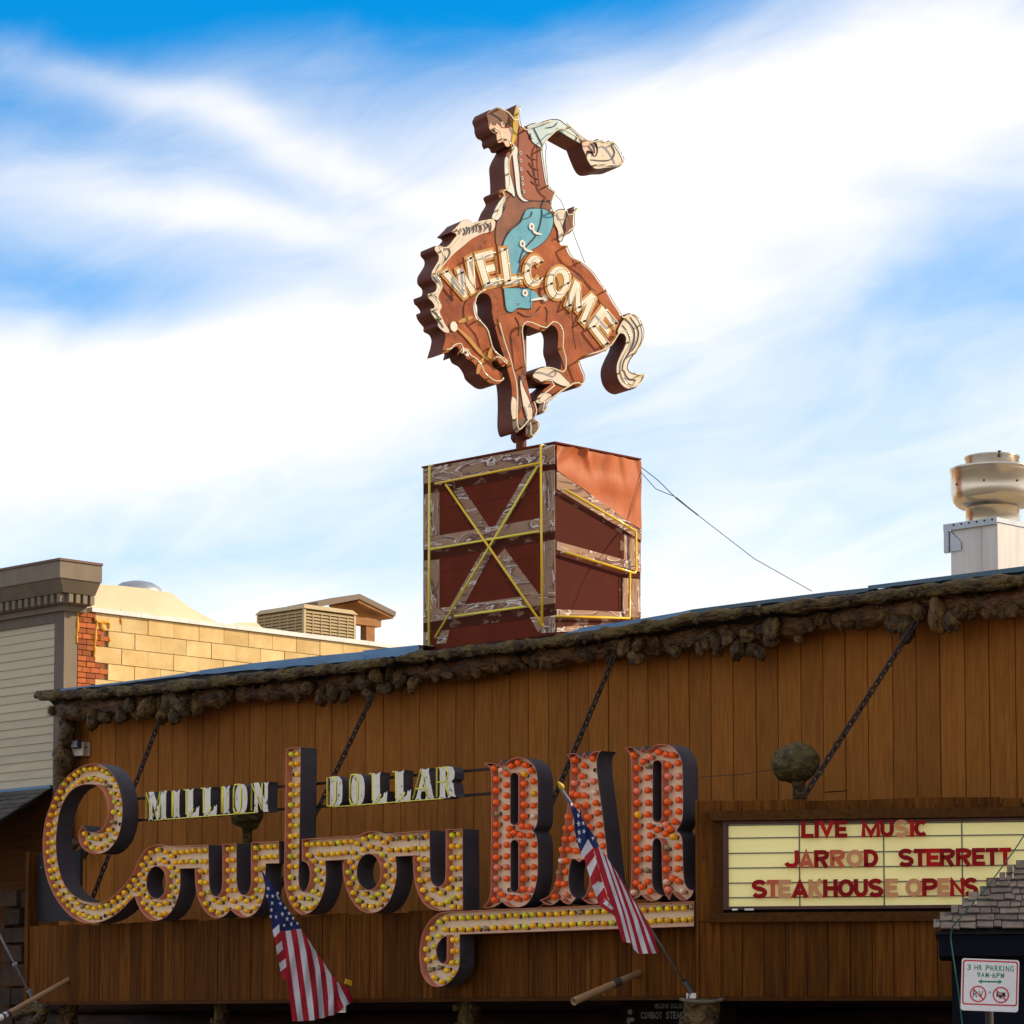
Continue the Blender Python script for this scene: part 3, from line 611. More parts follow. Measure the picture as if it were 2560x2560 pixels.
part('corner_board', G().wbox(-7.795, UC - 0.008, YF - 0.03, YF + 0.058, EYE + 2.3, EYE + 4.93), M['taupe_d'], lb)
part('corner_board', G().wbox(UC - 0.04, UC, YF - 0.026, YF + 0.17, EYE + 2.3, EYE + 4.96), M['taupe'], lb)
part('frieze_board', G().wbox(-11, -7.8, YF - 0.03, YF + 0.05, EYE + 4.81, EYE + 4.94), M['taupe_d'], lb)
cor = part('cornice', G().wbox(-11, -7.30, -0.19, 0.43, EYE + 5.27, EYE + 5.47), M['taupe'], lb)
part('cornice_cap', G().wbox(-11, -7.285, -0.205, 0.435, EYE + 5.472, EYE + 5.50), mat('brown_cap_flashing', (0.12, 0.05, 0.03), rough=0.5), cor)
g = G().hexa([(-11, -0.05, EYE + 5.12), (-7.42, -0.05, EYE + 5.12), (-7.42, 0.42, EYE + 5.12), (-11, 0.42, EYE + 5.12), (-11, -0.17, EYE + 5.268), (-7.31, -0.17, EYE + 5.268), (-7.31, 0.42, EYE + 5.268), (-11, 0.42, EYE + 5.268)])
part('cove', g, M['taupe'], cor)
part('dentil_band', G().wbox(-11, -7.47, 0.0, 0.41, EYE + 5.0, EYE + 5.118), M['taupe_d'], cor)
den = mesh('dentil', G().wbox(-0.032, 0.032, -0.03, 0.03, -0.05, 0.05), M['taupe'])
for i in range(26): inst('dentil', den, cor, Matrix.Translation((-7.50 - i * 0.128, -0.03, EYE + 5.06)))
for i in range(4): inst('dentil', den, cor, Matrix.Translation((-7.44, 0.06 + i * 0.105, EYE + 5.06)))
part('bed_mould', G().wbox(-11, -7.55, 0.06, 0.40, EYE + 4.93, EYE + 4.998), M['taupe'], cor)
# side wall of blocks with a brick-toothed corner
blk = mesh('block', G().wbox(-0.03, 0.0, 0.004, 0.396, 0.004, 0.196), M['block'])
hblk = mesh('half_block', G().wbox(-0.03, 0.0, 0.005, 0.195, 0.005, 0.195), M['block'])
brk = mesh('brick', G().wbox(-0.03, 0.004, 0.004, 0.128, 0.004, 0.060), M['brick'])
for r in range(9):
    z = CMT - 0.045 - 0.2 * (r + 1); y0 = 0.58 if r % 2 == 0 else 0.78
    y = y0
    while y < 10.5:
        px, py = proj((UC, y + 0.2, z + 0.2))
        lim = 1735 - (px - 86) * 0.115
        if py < lim + 10:
            inst('block', blk, lb, Matrix.Translation((UC + random.uniform(-0.007, 0.002), y, z)))
        y += 0.4
    for k in range(3):
        y = 0.315; j = 0
        while y + 0.10 < y0:
            wsc = 1.0 if y + 0.132 <= y0 else (y0 - y) / 0.132
            if k == 1 and j == 0: wsc = 0.5
            if wsc > 0.3: inst('brick', brk, lb, Matrix.Translation((UC + random.uniform(-0.004, 0.004), y, z + k * 0.066)) @ Matrix.Diagonal((1, wsc, 1, 1)))
            y += 0.132 * wsc; j += 1
P4 = lambda p: Z4(p)
WC = Pl((UC, 0, EYE), (0, 1, 0))        # block wall plane: a = y, normal +x
for i in range(14):
    y = 0.5 + i * 0.75
    part('coping_strip', G().wbox(UC - 0.25, UC + 0.035, y, y + 0.746, CMT - 0.042, CMT + 0.012 + 0.003 * (i % 2)), M['coping'], lb)
for path, r in [([(372, 285), (368, 330), (366, 400), (364, 470)], 0.016), ([(448, 350), (460, 375), (452, 420), (449, 470), (446, 540)], 0.016), ([(450, 365), (480, 372), (515, 372), (516, 400)], 0.017), ([(515, 440), (520, 462)], 0.014), ([(480, 372), (478, 400), (500, 405)], 0.018), ([(573, 310), (573, 380)], 0.009)]:
    P = [WC.at(*q) for q in Z4(path)]
    part('foam_bead', bumpy_tube(P, [r] * 14, 8, 0.8, 18, r * 900, 14), M['foam'], lb, sm=True)
# roof membrane mound and dome
MB = Pl((UC - 0.25, 0, EYE), (0, 1, 0))
lp = [MB.ab(*q) for q in Z4([(390, 300), (430, 245), (470, 192), (560, 196), (700, 212), (815, 232), (850, 262), (900, 300), (960, 335), (1050, 380), (700, 380), (390, 330)])]
part('membrane_curb', G().prism(MB, [lp], -2.2, 0.0), M['membrane'], lb)
lp = [MB.ab(*q) for q in Z4([(1040, 385), (1130, 372), (1210, 372), (1240, 400)])]
part('membrane_curb', G().prism(MB, [lp], -2.2, 0.02), M['membrane'], lb)
dm = Pl((UC - 1.0, 0, EYE), (0, 1, 0)).at(*Z4([(650, 222)])[0])
part('roof_dome', G().lathe(dm, UP, [(0.33, -0.20), (0.33, -0.04), (0.29, 0.04), (0.20, 0.095), (0.09, 0.12), (0.0, 0.125)], 24), M['steel'], lb, sm=True)
# lower lean-to roof of dark shingles
M['dkshingle'] = mat('dark_wood_shingle', (0.10, 0.085, 0.07), (0.06, 0.05, 0.042), (14, 3, 14), 5, 0.85, 0.003, rnd=0.3)
lro = part('lean_to_roof', G().hexa([(-12, -0.95, EYE + 2.20), (-7.78, -0.95, EYE + 2.20), (-7.78, YF - 0.04, EYE + 2.80), (-12, YF - 0.04, EYE + 2.80), (-12, -0.95, EYE + 2.23), (-7.78, -0.95, EYE + 2.23), (-7.78, YF - 0.04, EYE + 2.83), (-12, YF - 0.04, EYE + 2.83)]), M['backing'], lb)
sl_v = V((0, 1.05, 0.60)).normalized(); sl_n = V((0, -0.60, 1.05)).normalized()
for r in range(9):
    x = -10.2 + random.uniform(0, 0.1)
    while x < -7.80:
        w = min(random.uniform(0.11, 0.2), -7.76 - x)
        if w > 0.04:
            b0 = V((x, -0.95, EYE + 2.235)) + sl_v * (r * 0.13); e = V((w - 0.006, 0, 0)); u = sl_v * 0.15; n = sl_n * 0.018
            part('shingle', G().hexa([b0, b0 + e, b0 + e + u, b0 + u, b0 + n, b0 + e + n, b0 + e + u + n * 0.3, b0 + u + n * 0.3]), M['dkshingle'], lro)
        x += w
part('gutter', G().wbox(-11, -7.8, YF - 0.07, YF - 0.02, EYE + 2.80, EYE + 2.86), M['metal_skyblue'], lb)
# stone and timber piers in the dark under the lean-to
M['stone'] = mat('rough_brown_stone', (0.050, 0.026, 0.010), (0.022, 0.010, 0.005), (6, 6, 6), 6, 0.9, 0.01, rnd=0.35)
FS = facade(-0.05)
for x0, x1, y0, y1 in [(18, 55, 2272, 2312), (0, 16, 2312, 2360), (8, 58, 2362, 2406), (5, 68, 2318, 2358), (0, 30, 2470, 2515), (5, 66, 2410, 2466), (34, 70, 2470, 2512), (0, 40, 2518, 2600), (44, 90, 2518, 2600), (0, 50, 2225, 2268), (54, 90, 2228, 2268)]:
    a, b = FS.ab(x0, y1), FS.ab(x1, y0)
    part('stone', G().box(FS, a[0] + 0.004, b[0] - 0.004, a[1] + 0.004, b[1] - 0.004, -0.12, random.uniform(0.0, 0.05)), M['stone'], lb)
# ------------------------------------------------------------------ roof-top machines on the neighbour
M['acbeige'] = mat('beige_painted_steel', (0.50, 0.38, 0.20), (0.44, 0.33, 0.17), (4, 4, 4), 5, 0.55)
M['acslat'] = mat('beige_louvre', (0.42, 0.31, 0.16), rough=0.6)
UA = -8.15
A1 = Pl((UA, 0, EYE), (0, 1, 0))
c_t = A1.at(*Z4([(1440, 282)])[0]); r_t = A1.at(*Z4([(1686, 318)])[0])
yc, yr, zt_ = c_t.y, r_t.y, c_t.z
A2 = Pl((0, yc, EYE), (1, 0, 0)); ul = A2.at(*Z4([(1216, 312)])[0]).x
ac = thing('air_conditioner', 'beige louvred rooftop cooler standing on the block-walled roof', 'air conditioner', ((ul + UA) / 2, (yc + yr) / 2, zt_ - 0.95))
zb = zt_ - 0.95
part('body', G().wbox(ul + 0.03, UA - 0.03, yc + 0.03, yr - 0.03, zb, zt_ - 0.04), M['backing'], ac)
g = G().hexa([(ul - 0.02, yc - 0.02, zt_ - 0.06), (UA + 0.02, yc - 0.02, zt_ - 0.06), (UA + 0.02, yr + 0.02, zt_ - 0.06), (ul - 0.02, yr + 0.02, zt_ - 0.06), (ul + 0.03, yc + 0.03, zt_), (UA - 0.03, yc + 0.03, zt_), (UA - 0.03, yr - 0.03, zt_), (ul + 0.03, yr - 0.03, zt_)])
part('lid', g, M['acbeige'], ac)
for x, y in ((ul, yc), (UA, yc), (UA, yr), (ul, yr)):
    part('corner_post', G().wbox(x - 0.035 if x == UA else x, x if x == UA else x + 0.035, y if y == yc else y - 0.035, y + 0.035 if y == yc else y, zb, zt_ - 0.062), M['acbeige'], ac)
for k in range(19):
    z = zb + 0.08 + k * 0.042
    part('louvre', G().hexa([(ul + 0.04, yc, z), (UA - 0.04, yc, z), (UA - 0.04, yc + 0.028, z + 0.03), (ul + 0.04, yc + 0.028, z + 0.03), (ul + 0.04, yc, z + 0.012), (UA - 0.04, yc, z + 0.012), (UA - 0.04, yc + 0.028, z + 0.042), (ul + 0.04, yc + 0.028, z + 0.042)]), M['acslat'], ac)
    part('louvre', G().hexa([(UA, yc + 0.04, z), (UA, yr - 0.04, z), (UA - 0.028, yr - 0.04, z + 0.03), (UA - 0.028, yc + 0.04, z + 0.03), (UA, yc + 0.04, z + 0.012), (UA, yr - 0.04, z + 0.012), (UA - 0.028, yr - 0.04, z + 0.042), (UA - 0.028, yc + 0.04, z + 0.042)]), M['acslat'], ac)
n_l = 6
for k in range(1, n_l):
    x = ul + (UA - ul) * k / n_l; part('louvre_rib', G().wbox(x - 0.006, x + 0.006, yc - 0.004, yc + 0.01, zb + 0.08, zt_ - 0.1), M['acslat'], ac)
    y = yc + (yr - yc) * k / n_l; part('louvre_rib', G().wbox(UA - 0.01, UA + 0.004, y - 0.006, y + 0.006, zb + 0.08, zt_ - 0.1), M['acslat'], ac)
# wooden gabled shelter behind it
M['shedwood'] = mat('orange_brown_timber', (0.36, 0.17, 0.06), (0.27, 0.12, 0.04), (4, 4, 14), 5, 0.8)
M['shedroof'] = mat('grey_brown_roofing', (0.20, 0.15, 0.11), rough=0.8)
SP = Pl((UA - 0.75, 0, EYE), (0, 1, 0))
s = [SP.ab(*q) for q in Z4([(1475, 278), (1675, 240), (1848, 325), (1775, 462), (1690, 462), (1735, 372), (1775, 372)])]
sh = thing('roof_shelter', 'small timber gabled shelter on the roof behind the beige cooler', 'shelter', SP.pt(s[1][0], s[3][1] - 0.3))
def bar_(g, pl, p, q, th, n0, n1, m=0):
    p, q = V(p), V(q); e = (q - p).normalized(); w = V((-e.y, e.x)) * th
    return g.quadp(pl, [p, q, q - w, p - w], n0, n1, m)
part('roof_slope', bar_(G(), SP, s[0], s[1], 0.07, -0.5, 0.12), M['shedroof'], sh)
part('roof_slope', bar_(G(), SP, s[1], s[2], 0.07, -0.5, 0.121), M['shedroof'], sh)
part('soffit', bar_(G(), SP, s[1] - V((0, 0.075)), s[2] - V((0.03, 0.06)), 0.04, -0.5, 0.10), M['shedwood'], sh)
part('post', G().box(SP, s[5][0], s[6][0], s[3][1] - 0.3, s[2][1] - 0.1, -0.12, 0.0), M['shedwood'], sh)
part('post', G().box(SP, s[0][0] + 0.2, s[0][0] + 0.35, s[3][1] - 0.3, s[0][1] - 0.05, -0.12, 0.0), M['shedwood'], sh)
part('tie_beam', G().box(SP, s[0][0] + 0.1, s[6][0] + 0.1, s[5][1] - 0.04, s[5][1] + 0.06, -0.12, 0.02), M['shedwood'], sh)
part('rear_wall', G().box(SP, s[0][0] + 0.15, s[5][0], s[3][1] - 0.3, s[5][1], -0.48, -0.4), M['shedwood'], sh)
# ------------------------------------------------------------------ bulb-studded channel letters
WLET = 1.93; REC = 0.085; DEP = 0.215
FLT = facade(WLET)
def bulb_mesh(name, r, m):
    g = G().lathe((0, 0, 0), (0, 0, 1), [(0.0, r * 1.05), (r * 0.5, r * 0.93), (r * 0.86, r * 0.58), (r, 0.1 * r), (r * 0.93, -0.42 * r), (r * 0.70, -0.95 * r), (r * 0.5, -1.45 * r)], 12)
    return mesh(name, g, m, sm=True)
SOCK = mesh('socket', G().lathe((0, 0, 0), (0, 0, 1), [(0.019, -0.030), (0.019, -0.075), (0.021, -0.075)], 8), M['socket'], sm=True)
BY = [bulb_mesh('bulb', 0.0280, M[k]) for k in ('bulb_y', 'bulb_y', 'bulb_y', 'bulb_y', 'bulb_o', 'bulb_o', 'bulb_g')]
BR = [bulb_mesh('bulb', 0.0315, M[k]) for k in ('bulb_r',) * 18 + ('bulb_p', 'bulb_p', 'bulb_o', 'bulb_w')]
M['bulb_d'] = mat('dead_bulb_glass', (0.42, 0.30, 0.10), (0.20, 0.15, 0.08), (30, 30, 30), 3, 0.2, spec=0.6)
DEAD = bulb_mesh('bulb', 0.027, M['bulb_d'])
def letter(name, label, loop, holes, bulbs, pool, depth=DEP, pl=FLT, rec=REC, n=5):
    ab = lambda pts: [pl.ab(p[0], p[1]) for p in pts]
    L, op = smooth([tuple(pl.ab(p[0], p[1])) + tuple(p[2:]) for p in loop], True, n); L, op = orient(L, True, op)
    H = [orient(ab(h), False)[0] for h in holes]
    base = min(p.y for p in L); cxm = sum(p.x for p in L) / len(L)
    t = thing(name, label, 'sign letter', pl.pt(cxm, base, -depth / 2), group='bulb letters of the big sign')
    for Lp, o in [(L, op)] + [(h, [False] * len(h)) for h in H]:
        k = len(Lp); I = inset(Lp, 0.005); st = next((i + 1 for i in range(k) if o[i]), 0); runs = [(G(), G())]
        for i in [(st + m) % k for m in range(k)]:
            if o[i]: runs.append((G(), G())); continue
            j = (i + 1) % k; outer, inner = runs[-1]
            outer.add([pl.pt(*Lp[i], -depth), pl.pt(*Lp[j], -depth), pl.pt(*Lp[j], 0), pl.pt(*Lp[i], 0)], [(0, 1, 2, 3)])
            inner.add([pl.pt(*Lp[i], 0), pl.pt(*Lp[j], 0), pl.pt(*I[j], 0), pl.pt(*I[i], 0), pl.pt(*I[j], -rec - 0.01), pl.pt(*I[i], -rec - 0.01)], [(0, 1, 2, 3), (3, 2, 4, 5)])
        for outer, inner in runs:
            if outer.f: part('outer_wall' if Lp is L else 'counter_wall', outer, M['dark'], t); part('inner_rim', inner, M['pink'], t)
    fl = inset(L, 0.003); part('face', G().face(pl, [fl] + [inset(h, 0.003) for h in H], -rec), M['cream'], t)
    part('back', G().face(pl, [fl] + [inset(h, 0.005) for h in H], -depth + 0.004), M['dark'], t)
    nb = -rec + 0.055
    for p in bulbs:
        a, b = pl.ab(p[0] + random.uniform(-1.2, 1.2), p[1] + random.uniform(-1.2, 1.2), nb)
        tl = Matrix.Rotation(random.uniform(-0.25, 0.25), 4, 'X') @ Matrix.Rotation(random.uniform(-0.25, 0.25), 4, 'Y')
        rq = random.random()
        if rq < 0.012: inst('empty_socket', SOCK, t, pl.mtx(a, b, nb)); continue
        o = inst('bulb', DEAD if rq < 0.03 else random.choice(pool), t, pl.mtx(a, b, nb) @ tl); child_local('socket', SOCK, o)
    return t
def pr(xs, ys): return [(x, y) for y in ys for x in xs]
C_loop = Z5([(520,260),(440,275),(370,310),(300,372),(240,455),(195,560),(160,660),(142,765),(137,860),(142,960),(158,1060),(190,1160),(235,1250),(290,1325),(350,1383),(420,1418),(485,1428),(545,1423),(605,1402),(665,1368),(725,1318),(772,1268),(810,1232,2),(786,1082,1),(740,1142),(690,1197),(630,1246),(585,1270),(535,1281),(450,1268),(375,1232),(312,1170),(266,1070),(241,950),(234,820),(245,700),(265,600),(300,520),(350,455),(410,421),(470,412),(530,420),(572,455),(602,520),(613,590),(607,655),(588,712),(555,750),(505,763),(458,757,1),(428,712,1),(405,752),(398,800),(410,850),(442,890),(490,914),(540,921),(592,908),(642,868),(682,808),(707,730),(719,650),(720,570),(710,495),(688,415),(655,350),(612,300),(568,272)])
C_b = Z5([(330,375),(370,342),(405,322),(445,302),(487,300),(532,300),(577,315),(615,337),(650,378),(680,432),(693,492),(703,555),(702,630),(685,705),(668,770),(630,823),(587,860),(545,880),(497,875),(457,845),(443,772),
 (298,413),(265,468),(238,520),(215,578),(197,640),(185,712),(178,775),(178,845),(180,912),(187,978),(195,1042),(208,1100),(228,1160),(257,1215),(290,1262),(325,1303),(360,1338),(402,1362),(443,1373),(487,1385),(530,1383),(573,1373),(617,1358),(660,1338),(700,1308),(740,1277),(775,1237),
 (362,427),(328,465),(293,515),(265,570),(242,632),(228,700),(218,762),(215,832),(215,898),(222,968),(237,1035),(255,1097),(287,1157),(320,1203),(352,1250),(392,1283),(430,1305),(470,1315),(515,1317),(563,1310),(607,1298),(653,1273),(693,1242),(732,1207),(770,1160),
 (403,395),(443,375),(487,370),(532,372),(573,387),(607,423),(645,478),(658,542),(655,617),(648,690),(622,750),(577,790),(533,805),(487,802)])
letter('channel_letter', 'tall curling capital C, leftmost letter of the yellow-bulb script word', C_loop, [], C_b, BY)
o1 = Z5([(810,1232,2),(786,1082,1),(812,1030),(838,965),(870,912),(910,876),(955,856),(1010,852),(1050,860),(1090,862,1),(1250,858,2),(1250,1026,1),(1140,1030,1),(1145,1100),(1142,1165),(1128,1235),(1103,1300),(1068,1355),(1020,1393),(970,1410),(922,1402),(880,1370),(845,1320),(822,1272)])
o1b = Z5([(813,1187),(847,1147),(805,1112),(850,1075),(865,1003),(893,950),(930,910),(980,893),(1038,905),(1075,935),(905,1035),(937,987),(990,965),(1030,980),(1070,1020),(1120,1047),(1128,1122),(1122,1195),(1103,1265),(1072,1320),(1035,1357),(990,1370),(943,1357),(903,1328),(872,1280),(1085,1088),(1085,1160),(1070,1232),(1035,1278),(990,1300),(945,1285),(907,1242),(887,1178),(890,1105),(850,1215),
 (1108,912),(1153,907),(1200,903),(1243,900),(1108,985),(1147,983),(1193,980),(1238,980)])
letter('channel_letter', 'round script o joined to the curling capital C of the sign', o1, [Z5(ell(968, 1131, 72, 119))], o1b, BY)
w_ = Z5([(1250,858,1),(1350,855,1),(1353,1020),(1356,1140),(1368,1200),(1402,1233),(1436,1208),(1450,1150),(1451,1000),(1452,850,1),(1555,846,1),(1556,1000),(1558,1130),(1570,1190),(1605,1223),(1642,1200),(1660,1140),(1661,1000),(1662,838,1),(1865,828,1),(1868,990,1),(1770,993,1),(1766,1060),(1764,1180),(1750,1250),(1725,1310),(1690,1355),(1650,1380),(1600,1385),(1555,1368),(1510,1328,1),(1480,1365),(1440,1386),(1395,1390),(1350,1365),(1310,1320),(1280,1260),(1260,1190),(1252,1100),(1250,1026,2)])
wb = Z5([(1288,902),(1332,898),(1298,978),(1335,975),(1293,1050),(1335,1050),(1293,1130),(1335,1130),(1298,1215),(1348,1203),(1330,1287),(1383,1260),(1430,1275),(1467,1250),(1370,1330),(1420,1353),(1478,1327),(1525,1262),(1585,1247),(1497,887),(1535,885),(1497,968),(1535,965),(1497,1040),(1535,1040),(1500,1117),(1540,1115),(1497,1190),(1550,1188),(1570,1320),(1630,1342),(1685,1320),(1630,1267),(1675,1242),(1722,1270),(1703,1182),(1747,1195),(1705,1112),(1745,1115),(1703,1030),(1750,1025),(1700,875),(1748,872),(1795,868),(1843,868),(1700,950),(1752,948),(1800,943),(1847,942)])
letter('channel_letter', 'script w with yellow bulbs, behind the tip of the left flag', w_, [], wb, BY)
b_ = Z6([(232,158,1),(348,150,1),(343,600),(337,1000),(333,1190),(342,1245),(370,1276),(395,1250),(412,1200),(420,1140),(412,1085),(388,1045),(357,1036,1),(356,866,1),(690,843,2),(690,1027,1),(540,1034,1),(546,1150),(535,1240),(510,1320),(470,1392),(420,1438),(370,1452),(325,1438),(285,1395),(250,1330),(228,1255),(218,1170),(219,1080),(224,800)])
ys = [205,283,365,443,520,603,683,762,842,920,1000,1080,1165,1250]
bb_ = Z6([(275 - 8*i/13, y) for i, y in enumerate(ys)] + [(325 - 12*i/13, y - 2) for i, y in enumerate(ys)] + [(282,1325),(348,1318),(408,1330),(313,1383),(367,1408),(425,1403),(467,1363),(498,1297),(452,1272),(520,1218),(475,1187),(525,1133),(477,1105),(518,1053),(452,1035),(410,987),(402,908),(445,907),(490,905),(540,902),(592,898),(645,895),(490,985),(543,985),(597,980),(645,977)])
letter('channel_letter', 'script b with a tall straight stem between the two small neon words', b_, [], bb_, BY)
o2 = Z6([(690,843,1),(800,836),(845,814),(900,803),(950,806),(1005,820),(1060,820,1),(1225,806,2),(1225,995,1),(1087,1001,1),(1096,1100),(1090,1190),(1070,1270),(1035,1350),(985,1408),(925,1438),(862,1438),(800,1408),(750,1350),(707,1260),(682,1160),(676,1080),(690,1027,2)])
o2b = Z6([(697,890),(752,887),(697,973),(752,970),(792,902),(842,862),(890,850),(943,857),(993,890),(838,953),(890,927),(945,943),(987,990),(795,1010),(730,1045),(720,1128),(730,1213),(755,1285),(793,1345),(840,1385),(897,1395),(955,1378),(1000,1340),(1045,1273),(1067,1190),(1073,1110),(1063,1025),(767,1087),(770,1173),(797,1245),(845,1297),(900,1318),(955,1293),(995,1235),(1018,1153),(1018,1068),(1037,862),(1098,858),(1157,855),(1037,950),(1100,947),(1160,945)])
letter('channel_letter', 'round script o between the tall b and the tailed y', o2, [Z6(ell(878, 1121, 93, 141))], o2b, BY)
y_ = Z6([(1225,806,1),(1352,797,1),(1355,960),(1358,1130),(1368,1195),(1395,1229),(1425,1235),(1460,1212),(1475,1160),(1477,1000),(1478,790,1),(1610,785,1),(1612,1415,1),(1430,1425,1),(1370,1412),(1310,1370),(1268,1300),(1238,1205),(1226,1100),(1225,995,2)])
yb = Z6([(1215,853),(1275,850),(1330,845),(1215,942),(1275,938),(1330,937),(1277,1025),(1330,1025),(1277,1103),(1330,1103),(1277,1187),(1335,1185),(1300,1265),(1378,1260),(1437,1287),(1335,1327),(1385,1363),(1435,1373),(1487,1358),(1497,1252),(1527,833),(1583,832),(1527,923),(1580,922),(1527,1012),(1585,1010),(1530,1092),(1585,1088),(1527,1175),(1587,1172),(1575,1252),(1535,1320),(1590,1317),(1535,1395),(1590,1397)])
letter('channel_letter', 'script y at the end of the yellow-bulb word, above the swash', y_, [], yb, BY)
sw = [(1117,2279,1),(1160,2277,1),(1735,2253,1),(1735,2316,1),(1149,2336,1)] + Z9([(1646,850),(1625,912),(1588,962),(1540,1002),(1490,1018),(1440,1013),(1390,978),(1355,920),(1340,850),(1335,760),(1345,660),(1372,570),(1420,500),(1480,450)])
swh = Z9([(1548,620),(1510,640),(1480,682),(1465,735),(1473,790),(1495,826),(1520,838),(1543,820),(1548,790),(1549,700)])
def row(p, q, n): return [(p[0] + (q[0]-p[0])*i/(n-1), p[1] + (q[1]-p[1])*i/(n-1)) for i in range(n)]
swb = Z9([(1487,515),(1440,568),(1410,642),(1387,725),(1393,812),(1415,890),(1452,952),(1507,980),(1565,962),(1610,912),(1485,622),(1450,703),(1447,795),(1485,872),(1545,890),(1590,830),(1595,742),(1600,653),(1637,655),(1637,742),(1637,830)]) + row((1114, 2297), (1729, 2269.5), 32) + row((1113, 2325), (1729, 2298), 32)
letter('swash', 'long double-row bulb swash that curls under the y and underlines the red-bulb letters', sw, [swh], swb, BY, depth=0.19)
B_ = Z7([(148,272,1),(190,262),(262,276,1),(281,236,1),(303,276,1),(345,240),(400,222),(460,230),(510,262),(543,318),(556,395),(557,670),(547,735),(520,775,1),(545,815),(556,880),(557,1080),(548,1160),(525,1245),(488,1312),(440,1346),(380,1353),(325,1342),(285,1310,1),(250,1338),(200,1355),(143,1352,1),(178,1310),(197,1250),(202,1180),(205,345),(190,295)])
Bb = Z7([(225,303),(280,320),(318,350),(353,288),(410,268),(465,285)] + pr([245], [390,475,560,645,730,808,890,975,1055,1137,1222]) + [(318,430),(318,513),(318,597),(318,678),(338,758),(335,815),(320,885),(318,972),(318,1052),(320,1135),(320,1217),(452,345),(452,420),(452,498),(452,578),(452,665),(437,745),(450,875),(452,968),(452,1048),(452,1135),(447,1217),(510,323),(525,403),(525,497),(525,587),(525,673),(485,745),(527,877),(525,965),(525,1048),(525,1135),(508,1217),(380,790),(432,808),(490,812),(228,1297),(285,1258),(345,1278),(400,1288),(467,1280)])
letter('channel_letter', 'tall cream letter B studded with orange-red bulbs', B_, [Z7(slot(350, 410, 338, 732)), Z7(slot(352, 410, 845, 1240))], Bb, BR, depth=0.2)
A_ = Z7([(778,200,1),(830,190),(888,222,1),(907,180,1),(930,222,1),(975,182),(1035,172,1),(1010,205),(1002,260),(1010,380),(1040,600),(1075,900),(1100,1130),(1125,1235),(1165,1318,1),(1110,1335),(1040,1300,1),(1000,1328),(940,1322),(885,1288,1),(915,1262),(936,1215),(945,1150),(935,1060),(908,992),(870,1012,1),(822,988),(803,1020),(790,1120),(793,1200),(812,1255),(845,1284,1),(800,1328),(760,1322),(725,1290,1),(670,1333),(615,1328),(573,1300,1),(640,1265),(682,1195),(702,1110),(780,600),(806,320),(800,245)])
Ab = Z7([(838,242),(978,230),(905,283),(838,325),(893,362),(968,317),(830,417),(903,433),(978,403),(817,500),(855,507),(908,507),(988,485),(848,590),(920,585),(997,563),(785,670),(932,672),(1008,645),(772,755),(815,757),(945,750),(1020,728),(760,840),(812,840),(960,830),(1030,810),(743,922),(790,922),(845,925),(970,905),(1045,893),(733,1005),(777,1005),(717,1090),(770,1088),(708,1178),(755,1178),(685,1272),(768,1262),(968,1260),(985,1000),(1060,985),(1000,1085),(1070,1075),(1000,1175),(1085,1165),(1100,1255)])
letter('channel_letter', 'tall cream letter A with orange-red bulbs, partly behind the right flag', A_, [Z7([(880,600),(896,720),(912,862),(880,872),(846,862),(862,720)])], Ab, BR, depth=0.2)
R_ = Z7([(1212,152,1),(1260,142),(1330,178,1),(1350,132,1),(1372,178,1),(1420,140),(1480,122),(1540,128),(1590,155),(1630,215),(1648,290),(1652,640),(1643,705),(1605,775,1),(1640,815),(1650,880),(1655,1080),(1665,1160),(1690,1210),(1733,1228,1),(1715,1270),(1670,1300),(1620,1290),(1570,1240,1),(1550,1300,1),(1520,1255),(1500,1190),(1495,1100),(1490,880),(1475,842),(1452,832),(1430,850),(1423,900),(1420,1150),(1432,1215),(1465,1250),(1500,1264,1),(1470,1292),(1420,1305),(1375,1292),(1338,1258,1),(1300,1285),(1225,1290,1),(1250,1235),(1262,1160),(1265,800),(1262,250),(1245,190)])
Rb = Z7([(1283,205),(1350,253),(1405,217),(1467,180),(1527,200),(1575,205),(1308,300),(1388,287),(1537,277),(1612,268),(1308,388),(1388,375),(1535,365),(1622,362),(1308,477),(1388,472),(1537,460),(1620,457),(1308,565),(1388,565),(1537,555),(1620,547),(1308,652),(1388,650),(1535,643),(1620,633),(1308,738),(1402,740),(1520,727),(1590,710),(1462,768),(1555,762),(1308,827),(1402,810),(1522,802),(1578,820),(1308,913),(1385,905),(1530,903),(1615,897),(1308,993),(1385,988),(1530,985),(1615,982),(1312,1080),(1380,1077),(1530,1070),(1615,1067),(1300,1168),(1387,1160),(1340,1197),(1285,1243),(1402,1237),(1530,1160),(1577,1135),(1620,1160),(1537,1222),(1653,1232)])
letter('channel_letter', 'tall cream letter R with orange-red bulbs beside the marquee', R_, [Z7(slot(1425, 1492, 243, 710))], Rb, BR, depth=0.2)

